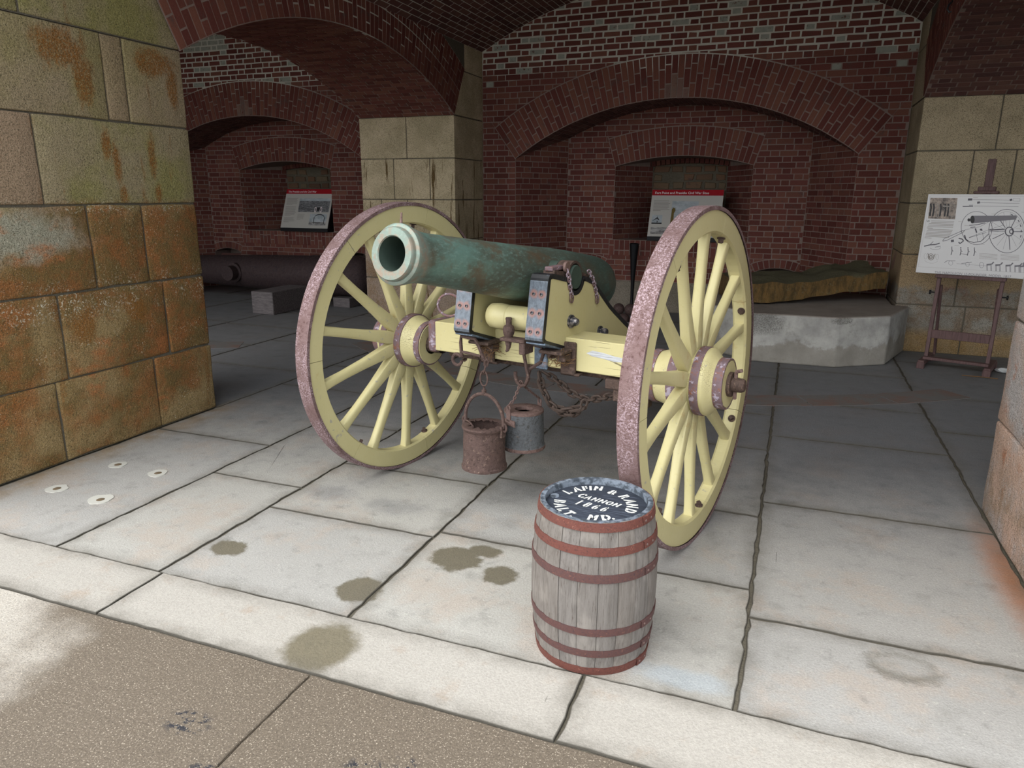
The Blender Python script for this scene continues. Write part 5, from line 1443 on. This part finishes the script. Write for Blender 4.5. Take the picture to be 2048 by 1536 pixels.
# board
BW, BH = .93, .685
bo = empty('display_board', Matrix.Translation((1.42, 7.19, 0)) @ Matrix.Rotation(EY, 4, 'Z') @ Vector((.035, .082, .8225)), EY)
bo.rotation_euler = (-math.atan(lean), 0, EY)
tag(bo, 'white board with line drawing of a field gun, resting on the easel', 'display board')
pl = MB().box((-BW / 2, 0, 0), (BW / 2, .008, BH)).build('panel', MT['print_white'], bo, bevel=.003, seg=2)
def pr_rect(m, x0, z0, x1, z1, y=-.0008): m.add([(x0, y, z0), (x1, y, z0), (x1, y, z1), (x0, y, z1)], [(0, 1, 2, 3)])
def pr_line(m, pts, w, y=-.0008, closed=False):
    pts = list(pts)
    if closed: pts = pts + [pts[0]]
    for (ax, az), (bx, bz) in zip(pts[:-1], pts[1:]):
        d = Vector((bx - ax, bz - az)); L = d.length
        if L < 1e-6: continue
        nx, nz = -d.y / L * w / 2, d.x / L * w / 2
        m.add([(ax - nx, y, az - nz), (bx - nx, y, bz - nz), (bx + nx, y, bz + nz), (ax + nx, y, az + nz)], [(0, 1, 2, 3)])
def ell(cx, cz, rx, rz, a0=0, a1=2 * PI, n=48): return [(cx + rx * math.cos(a), cz + rz * math.sin(a)) for a in lin(a0, a1, n)]
def U(px, py):   # measured sheet position (0..1 from the left and top) -> board plane
    return (-BW / 2 + px * BW, BH * (1 - py))
def K(px, py):   # position on the sheet as measured, in sheet units
    y = py / 8.08 - 9; x = px / 8.08 - 38 + 27 * y / 163
    return U(x / 255, y / 163)
def KL(m, pts, w, **kw): pr_line(m, [K(*p) for p in pts], w, **kw)
def kell(cx, cy, rx, ry, a0=0, a1=2 * PI, n=48): return [(cx + rx * math.cos(a), cy + ry * math.sin(a)) for a in lin(a0, a1, n)]
m = MB(); pr_line(m, [U(.018, .025), U(.982, .025), U(.982, .925), U(.018, .925)], .0012, closed=True)
m.build('border', MT['ink_mid'], pl)
m = MB()   # the two wheels
KL(m, kell(1120, 615, 250, 265), .0035); KL(m, kell(1600, 650, 282, 342), .0040); KL(m, kell(1600, 650, 252, 305, 3.4, 7.0), .0016)
for i, a in enumerate(lin(0, 2 * PI, 15)[:-1]):
    KL(m, [(1620 + 70 * math.cos(a), 655 + 75 * math.sin(a)), (1600 + 245 * math.cos(a), 650 + 300 * math.sin(a))], .0014 if i % 3 else .005)
KL(m, kell(1640, 655, 62, 68), .008); KL(m, kell(1670, 655, 26, 32), .007); KL(m, kell(1440, 455, 26, 28), .004)
for a in lin(-1.3, .2, 6): KL(m, [(1600 + 225 * math.cos(a), 650 + 275 * math.sin(a)), (1600 + 225 * math.cos(a + .14), 650 + 275 * math.sin(a + .14))], .006)
m.build('drawn_wheels', MT['ink_line'], pl)
m = MB()   # carriage and trail
KL(m, [(560, 840), (590, 800), (900, 660), (930, 655), (900, 690), (620, 835), (560, 845)], .004); KL(m, [(930, 650), (1180, 590), (1400, 460), (1500, 430), (1550, 470), (1540, 560), (1330, 630), (1000, 770)], .0022)
KL(m, [(1330, 640), (1570, 620)], .009); KL(m, [(1330, 665), (1570, 650)], .003); KL(m, [(1100, 620), (1125, 690)], .010); KL(m, [(1180, 650), (1195, 625), (1210, 655)], .010)
KL(m, [(925, 735), (945, 800), (985, 830)], .010); KL(m, [(830, 790), (890, 800), (910, 830), (850, 875), (830, 850)], .008); KL(m, [(700, 840), (750, 830)], .020)
KL(m, [(960, 820), (1080, 850), (1200, 820), (1320, 700)], .005); KL(m, [(1000, 775), (1280, 680)], .003); KL(m, [(1120, 700), (1140, 830)], .002); KL(m, [(1220, 690), (1240, 800)], .002)
KL(m, [(1000, 575), (1130, 560), (1260, 530)], .006); KL(m, [(1020, 610), (1100, 595)], .006)
KL(m, [(240, 942), (340, 915), (440, 905), (510, 880)], .009); KL(m, kell(430, 940, 100, 52, .1, 2.6, 16), .002); KL(m, [(350, 905), (400, 855)], .004); KL(m, [(430, 950), (525, 930)], .004)
m.build('drawn_carriage', MT['ink_line'], pl)
m = MB()
m.add([(x, -.0012, z) for x, z in (K(1050, 418), K(1420, 412), K(1745, 400), K(1745, 465), K(1420, 500), K(1065, 540))], [(0, 1, 2, 3, 4, 5)])
m.build('drawn_barrel', MT['ink_grey'], pl)
m = MB(); e_ = kell(1052, 480, 36, 62, n=24)[:-1]; m.add([(K(*p)[0], -.0016, K(*p)[1]) for p in e_], [tuple(range(len(e_)))]); e_ = kell(995, 487, 24, 26, n=16)[:-1]; m.add([(K(*p)[0], -.0016, K(*p)[1]) for p in e_], [tuple(range(len(e_)))])
m.build('drawn_breech', MT['ink'], pl)
m = MB()   # sponge, worm and shovel
for pts in ([(1050, 160), (1640, 165)], [(1170, 208), (1790, 215)], [(1075, 262), (1775, 266)]): KL(m, pts, .0022)
KL(m, [(975, 160), (1045, 158)], .018); KL(m, [(1640, 168), (1675, 155)], .016); KL(m, [(1125, 210), (1170, 203)], .017); KL(m, [(890, 272), (1060, 268)], .007); KL(m, [(995, 250), (1060, 248)], .004); KL(m, [(1690, 140), (1795, 140), (1795, 180), (1690, 178)], .0016, closed=True)
m.build('drawn_tools', MT['ink_line'], pl)
m = MB()   # drill figures
for x in (715, 865, 985, 1090): KL(m, [(x, 950), (x + 6, 1000), (x - 10, 1065)], .007); KL(m, [(x, 930), (x, 945)], .009); KL(m, [(x, 985), (x + 30, 1005)], .004)
KL(m, [(870, 1040), (980, 1045)], .003)
m.build('drawn_gunners', MT['ink_grey'], pl)
m = MB()   # limber and team
KL(m, [(590, 1200), (640, 1165), (780, 1160)], .004); KL(m, [(880, 1200), (1050, 1165)], .004); KL(m, kell(1210, 1205, 35, 45), .0025); KL(m, kell(700, 1200, 35, 35), .002); KL(m, kell(980, 1205, 30, 35), .002); KL(m, [(800, 1205), (1300, 1215)], .0015)
for x in (1340, 1480, 1640, 1780, 1860):
    KL(m, [(x - 50, 1195), (x, 1190), (x + 30, 1185)], .014); KL(m, [(x + 30, 1185), (x + 65, 1145)], .010)
    for d in (-48, -35, 15, 30): KL(m, [(x + d, 1200), (x + d + 4, 1290)], .0028)
KL(m, [(1865, 1180), (1870, 1130)], .010)
m.build('drawn_team', MT['ink_grey'], pl)
m = MB(); KL(m, kell(360, 1115, 50, 52), .005); KL(m, kell(360, 1115, 22, 26), .008); KL(m, kell(365, 1150, 120, 70, .3, 2.8, 20), .0015); KL(m, [(305, 1055), (335, 1150)], .006); KL(m, [(435, 1060), (395, 1150)], .006); KL(m, kell(265, 1110, 25, 45), .0015); KL(m, kell(470, 1110, 25, 45), .0015)
m.build('coat_of_arms', MT['ink_mid'], pl)
m = MB()
for i in range(6): KL(m, [(345 - 12 * i if i > 1 else 360, 515 + i * 24), (750 - 4 * i if i < 5 else 390, 517 + i * 24)], .0045)
for i in range(7): KL(m, [(295 - 8 * i if i else 300, 655 + i * 24), (728 - 12 * i if i < 6 else 370, 660 + i * 24)], .0045)
for x0 in (1170, 1510):
    for i in range(5): KL(m, [(x0, 1020 + 20 * i), (x0 + 290, 1024 + 20 * i)], .0022)
for x, z in ((820, 520), (1355, 385), (1820, 350), (1735, 515), (1735, 605), (1390, 703), (1180, 870), (920, 580), (1060, 130), (760, 908)): KL(m, [(x, z), (x + 75, z + 1)], .0022)
tag(m.build('body_text', MT['ink_mid'], pl), kind='stuff')
q0, q1, q2, q3 = K(345, 135), K(805, 135), K(765, 482), K(305, 478)
m = MB(); m.add([(q[0], -.0008, q[1]) for q in (q3, q2, q1, q0)], [(0, 1, 2, 3)]); ph = m.build('photograph', MT['photo_sepia'], pl)
m = MB(); KL(m, kell(470, 345, 26, 120, n=28), .005, y=-.0014); KL(m, kell(715, 330, 50, 115, n=28), .004, y=-.0014); KL(m, [(560, 270), (690, 275)], .012, y=-.0014)
m.build('photographed_gun', MT['ink_mid'], ph)
m = MB()
for x in (350, 400, 520, 600, 650): KL(m, [(x, 230), (x + 8, 300), (x - 14, 440)], .013, y=-.0013)
m.build('photographed_crew', MT['ink'], ph)
RXT = Matrix.Rotation(PI / 2, 4, 'X'); tp_ = K(305, 540)
V, F = text_geo('W', .026, Matrix.Translation((tp_[0], -.001, tp_[1])) @ RXT); m = MB(); m.add(V, F); m.build('initial', MT['ink'], pl)
tp_ = K(1050, 1388)
V, F = text_geo('THE NAPOLEON 12-POUNDER, MODEL 1857', .0285, Matrix.Translation((tp_[0], -.001, tp_[1] + .002)) @ RXT)
m = MB(); m.add(V, F); m.build('title', MT['ink_grey'], pl)
m = MB(); pr_rect(m, *U(.86, .66), *U(.93, .53)); pr_rect(m, *U(.86, .50), *U(.93, .40)); m.build('inset_photograph', MT['photo_field'], pl)

# ------------------------------------------------------------------ interpretive signs in the embrasures
def sign(name, x0, x1, yb, label, title, tsize, yaw, variant):
    W_ = x1 - x0; Hh = .60; s = empty(name, ((x0 + x1) / 2, yb, 0), yaw); tag(s, label, 'sign', 'interpretive signs before the embrasures')
    BK = MT['black_metal']; tl = .38      # lean
    zb = .972
    Mx = Matrix.Translation((0, 0, zb)) @ Matrix.Rotation(-tl, 4, 'X')
    pan = MB().box((-W_ / 2, 0, 0), (W_ / 2, .012, Hh + .02), Mx).build('panel', MT['sign_paper'], s)
    def R2(m, x0, z0, x1, z1, y=-.001): m.add([Mx @ Vector(p) for p in ((x0, y, z0), (x1, y, z0), (x1, y, z1), (x0, y, z1))], [(0, 1, 2, 3)])
    top = Hh + .02
    m = MB(); R2(m, -W_ / 2, top - .075, W_ / 2, top); m.build('title_band', MT['sign_red'], pan)
    V, F = text_geo(title, tsize, Mx @ Matrix.Translation((-W_ / 2 + .035, -.002, top - .055)) @ Matrix.Rotation(PI / 2, 4, 'X'), .0006, 0, 'LEFT')
    m = MB(); m.add(V, F); m.build('title', MT['sign_text'], pan)
    m = MB()
    def lines(x0, x1, z0, n, dz, w=.006):
        for i in range(n):
            e = x1 - rng.uniform(0, .03) - ((x1 - x0) * .4 if i == n - 1 else 0)
            R2(m, x0, z0 - i * dz, e, z0 - i * dz + w)
    if variant == 0:
        lines(-W_ / 2 + .035, -W_ / 2 + .245, .47, 7, .017); lines(-W_ / 2 + .035, -W_ / 2 + .245, .33, 9, .017); lines(-W_ / 2 + .035, -W_ / 2 + .24, .155, 5, .017)
        lines(-W_ / 2 + .275, -W_ / 2 + .42, .215, 7, .014, .004)
        tag(m.build('body_text', MT['ink_mid'], pan), kind='stuff')
        q = MB(); R2(q, -W_ / 2 + .275, .255, W_ / 2 - .025, .43); fo = q.build('photograph', MT['photo_field'], pan)
        q = MB(); R2(q, -W_ / 2 + .275, .43, W_ / 2 - .025, .475); q.build('photograph_sky', MT['photo_sky'], fo)
        q = MB(); gx = W_ / 2 - .22
        for c in (gx - .05, gx + .05):
            pts = ell(c, .295, .016, .04, n=20)
            for a, b in zip(pts[:-1], pts[1:]): R2(q, min(a[0], b[0]) - .003, min(a[1], b[1]) - .003, max(a[0], b[0]) + .003, max(a[1], b[1]) + .003, -.0016)
        q.build('photographed_wheels', MT['sign_text'], fo)
        q = MB(); R2(q, gx - .035, .275, gx + .05, .33, -.0015); q.build('photographed_gun', MT['ink'], fo)
        q = MB(); R2(q, W_ / 2 - .35, .045, W_ / 2 - .045, .225); fo = q.build('gate_photograph', MT['photo_sky'], pan)
        q = MB(); R2(q, W_ / 2 - .35, .045, W_ / 2 - .045, .10, -.0014)
        q.build('gate_ground', MT['photo_dune'], fo)
        q = MB(); pts = ell(W_ / 2 - .175, .16, .09, .05, 0, PI, 18)
        for a, b in zip(pts[:-1], pts[1:]):
            q.add([Mx @ Vector(p) for p in ((a[0], -.0018, a[1]), (b[0], -.0018, b[1]), (b[0], -.0018, b[1] + .014), (a[0], -.0018, a[1] + .014))], [(0, 1, 2, 3)])
        for x in (W_ / 2 - .268, W_ / 2 - .082): R2(q, x - .006, .07, x + .006, .175, -.0018)
        q.build('gate_arch', MT['ink'], fo)
    else:
        lines(-W_ / 2 + .035, -W_ / 2 + .245, .47, 9, .0165)
        tag(m.build('body_text', MT['ink_mid'], pan), kind='stuff')
        q = MB(); R2(q, -W_ / 2 + .27, .02, W_ / 2 - .29, .47); mp = q.build('map_panel', MT['photo_sky'], pan)
        q = MB(); pts = [(-W_ / 2 + .27, .12), (-W_ / 2 + .275, .36), (-W_ / 2 + .29, .385), (-W_ / 2 + .315, .375), (-W_ / 2 + .322, .345), (-W_ / 2 + .305, .31), (-W_ / 2 + .31, .22), (-W_ / 2 + .30, .12)]
        q.add([Mx @ Vector((x, -.0015, z)) for x, z in pts], [tuple(range(len(pts)))]); q.build('map_coast', plain('map_ochre', H('6b5a2c'), .5), mp)
        q = MB(); R2(q, -W_ / 2 + .035, .165, -W_ / 2 + .165, .285); fo = q.build('house_photograph', MT['photo_sky'], pan)
        q = MB(); hx = -W_ / 2 + .10
        q.add([Mx @ Vector((x, -.0016, z)) for x, z in ((hx - .065, .20), (hx - .005, .25), (hx + .0, .268), (hx + .006, .25), (hx + .03, .225), (hx + .022, .215), (hx, .235))], [tuple(range(7))])
        R2(q, hx - .065, .165, hx + .065, .182, -.0016); R2(q, hx + .0, .185, hx + .012, .205, -.0016); q.build('house_drawing', MT['ink'], fo)
        q = MB(); R2(q, -W_ / 2 + .035, .035, -W_ / 2 + .265, .12); q.build('dune_photograph', MT['photo_dune'], pan)
        q = MB(); R2(q, W_ / 2 - .27, .40, W_ / 2 - .02, .47); lines(W_ / 2 - .27, W_ / 2 - .03, .46, 3, .014, .003); q.build('legend', MT['sign_paper'], pan)
    # black wedge frame
    for sg in (-1, 1):
        x = sg * (W_ / 2 - .006); m = MB()
        m.add([Vector((x + e, y, z)) for e in (-.005, .005) for y, z in ((.014, zb), (.225, zb), (.225, zb + .40), (.215, zb + .50))], [(0, 1, 2, 3), (7, 6, 5, 4), (0, 4, 5, 1), (1, 5, 6, 2), (2, 6, 7, 3), (3, 7, 4, 0)])
        m.build('side_wing', BK, s)
    MB().box((-W_ / 2 - .004, .0, .918), (W_ / 2 + .004, .22, zb - .001)).build('base', BK, s, bevel=.003)
sign('interpretive_sign', -1.775, -.885, 9.44, 'red-topped sign headed Fort Point and Presidio Civil War Sites, behind the right wheel', 'Fort Point and Presidio Civil War Sites', .043, 0.0, 1)
sign('interpretive_sign', -7.475, -6.615, 9.42, 'red-topped sign headed The Presidio and the Civil War, above the old iron gun', 'The Presidio and the Civil War', .041, 0.0, 0)
pp = MB().lathe([(.036, 0), (.034, .02), (.022, .04), (.020, .25), (.025, .42), (.044, .70), (.056, .84), (.060, .885), (.045, .895), (0, .897)], 16)
po2 = pp.build('iron_post', MT['black_metal']); po2.location = (-1.885, 9.2, 0.002); tag(po2, 'slim black post flaring towards its top, below the left end of the sites sign', 'post')

# ------------------------------------------------------------------ plinth, stone slab, shot, old gun, timber
pl_ = [(-.78, 8.72), (-.78, 7.35), (-.30, 6.89), (.43, 6.89), (.865, 7.18), (1.10, 7.915), (.955, 7.92), (.955, 8.72)]
m = MB().prism(pl_, 0.0, .452, lambda u, v, d: Vector((u, v, d)))
po = m.build('concrete_plinth', MT['plinth'], None, bevel=.018, seg=3)
tag(po, 'low grey many-sided concrete block with damp stains in front of the brick niche', 'concrete block')
# fallen sandstone slab resting on the plinth
bm = bmesh.new()
A0, A1 = Vector((-.42, 7.36)), Vector((.90, 8.02)); nrm2 = Vector((-(A1 - A0).y, (A1 - A0).x)).normalized()
nx_, ny_, nz_ = 22, 9, 5
def slab_pt(i, j, k_):
    u, v, w = i / nx_, j / ny_, k_ / nz_
    p = A0 + (A1 - A0) * u + nrm2 * (v * (.62 - .12 * u))
    zb = .456 + .15 * u * u ** .3 + .02 * v; th = .195 - .03 * u + .035 * math.sin(u * 7 + 1) * v + .05 * math.exp(-((u - .42) / .1) ** 2) * v + .05 * math.exp(-((u - .72) / .12) ** 2) * v
    q = Vector((p.x, p.y, zb + th * w))
    nn = Vector((noise.noise(q * 4.1), noise.noise(q * 4.1 + Vector((9, 3, 1))), noise.noise(q * 4.1 + Vector((2, 8, 5)))))
    n2 = Vector((noise.noise(q * 13), noise.noise(q * 13 + Vector((9, 3, 1))), noise.noise(q * 13 + Vector((2, 8, 5)))))
    q += nn * .035 + n2 * .02
    q.z = max(q.z, .455)
    return q
m = MB(); idx = {}; V = []; F = []
def gi(i, j, k_):
    if (i, j, k_) not in idx: idx[(i, j, k_)] = len(V); V.append(slab_pt(i, j, k_))
    return idx[(i, j, k_)]
for i in range(nx_):
    for j in range(ny_):
        for k_ in (0, nz_): F.append((gi(i, j, k_), gi(i + 1, j, k_), gi(i + 1, j + 1, k_), gi(i, j + 1, k_)))
    for k_ in range(nz_):
        for j in (0, ny_): F.append((gi(i, j, k_), gi(i + 1, j, k_), gi(i + 1, j, k_ + 1), gi(i, j, k_ + 1)))
for j in range(ny_):
    for k_ in range(nz_):
        for i in (0, nx_): F.append((gi(i, j, k_), gi(i, j + 1, k_), gi(i, j + 1, k_ + 1), gi(i, j, k_ + 1)))
bm.free()
m.add(V, F, True); so_ = m.build('stone_slab', MT['moss_stone']); tag(so_, 'thick ochre and olive rough stone slab lying on the concrete block', 'stone slab')
# iron shot racked behind the breech
br = .067; bme = MB().lathe([(br * math.sin(a), br - br * math.cos(a)) for a in lin(0, PI, 13)], 20).mesh('cannonball')
SY = 8.36
fr_ = MB().box((-2.03, SY - br - .03, 0), (-1.56, SY - br - .004, .05)).box((-2.03, SY + br + .004, 0), (-1.56, SY + br + .03, .05)).box((-2.03, SY - br - .004, 0), (-2.005, SY + br + .004, .05)).box((-1.585, SY - br - .004, 0), (-1.56, SY + br + .004, .05))
fo_ = fr_.build('shot_rack', MT['timber']); tag(fo_, 'low timber curb holding the iron cannonballs behind the cannon', 'shot rack')
for x, z, lb in ((-1.93, .001, 'lower row, leftmost'), (-1.795, .001, 'lower row, middle one under the two upper balls'), (-1.66, .001, 'lower row, rightmost'), (-1.8625, .1175, 'upper row, left one nearest the breech'), (-1.7275, .1175, 'upper row, right one towards the wheel')):
    o = link('cannonball', bme, MT['ball']); o.location = (x, SY, z); tag(o, 'rusty iron cannonball in the ' + lb, 'cannonball', 'iron shot racked behind the cannon')
# old gun tube on the floor of the next casemate
gt = empty('old_gun_tube', (-7.3, 8.42, 0)); tag(gt, 'large dark rusted iron gun barrel lying on the floor beyond the left arch', 'cannon barrel')
GZ = .40
GMx = Matrix.Translation((0, 0, GZ)) @ RX
prof = [(0, -2.1), (.13, -2.1), (.20, -2.08), (.205, -2.0), (.19, -1.95), (.20, -.9), (.218, -.35), (.222, -.1), (.236, .1), (.248, .6), (.255, 1.0), (.255, 1.12), (.266, 1.13), (.268, 1.55), (.268, 1.85), (.255, 1.95), (.20, 2.03), (.10, 2.06), (.075, 2.1), (.09, 2.14), (.085, 2.19), (0, 2.21)]
MB().lathe(prof, 48, GMx).build('tube', MT['old_iron'], gt)
for sg in (-1, 1):
    MB().lathe([(.135, .16), (.135, .245), (.102, .25), (.102, .365), (0, .367)], 28, Matrix.Translation((-.06, 0, GZ)) @ Matrix.Rotation(-sg * PI / 2, 4, 'X') @ Matrix.Rotation(PI, 4, 'X')).build('trunnion', MT['old_iron'], gt)
for x in (-9.0, -6.23):
    pass
tb = MB().box((-.17, -.40, 0), (.17, .56, .172)).build('bearer', MT['timber'], None, bevel=.006) if False else None
tbk = MB().box((-.165, -.36, 0), (.165, .40, .285)).build('timber_block', MT['timber'], None, bevel=.008); tbk.location = (-6.21, 7.72, 0)
tag(tbk, 'squared grey timber block wedged under the old iron gun barrel', 'timber block')
b2 = MB().box((-.16, -.5, 0), (.16, .26, .125)).build('timber_bearer', MT['timber'], None, bevel=.006); b2.location = (-8.7, 8.42, 0)
tag(b2, 'squared timber bearer under the far end of the old iron gun barrel', 'timber block')
b3 = MB().box((-.13, -.2, 0), (.13, .24, .128)).build('timber_bearer', MT['timber'], None, bevel=.006); b3.location = (-5.62, 8.42, 0)
tag(b3, 'squared timber bearer under the breech of the old iron gun barrel', 'timber block')
# litter by the easel
m = MB()
bm = bmesh.new(); bmesh.ops.create_icosphere(bm, subdivisions=2, radius=.045)
for v in bm.verts: v.co = Vector((v.co.x * 1.5, v.co.y, v.co.z * .5 + .022)) * (1 + .35 * noise.noise(v.co * 60))
mn = min(v.co.z for v in bm.verts)
for v in bm.verts: v.co.z -= mn
me = bpy.data.meshes.new('plastic_scrap'); bm.to_mesh(me); bm.free()
o = link('plastic_scrap', me, MT['plastic']); o.location = (1.80, 7.22, 0.004); tag(o, 'crumpled scrap of clear plastic beside the easel foot', 'litter')
o = MB().tube([(0, 0, .004), (.12, -.012, .006), (.26, -.03, .004)], .004, 6).build('twig', MT['straw']); o.location = (1.44, 6.98, .002); tag(o, 'thin pale twig on the floor before the easel', 'twig')
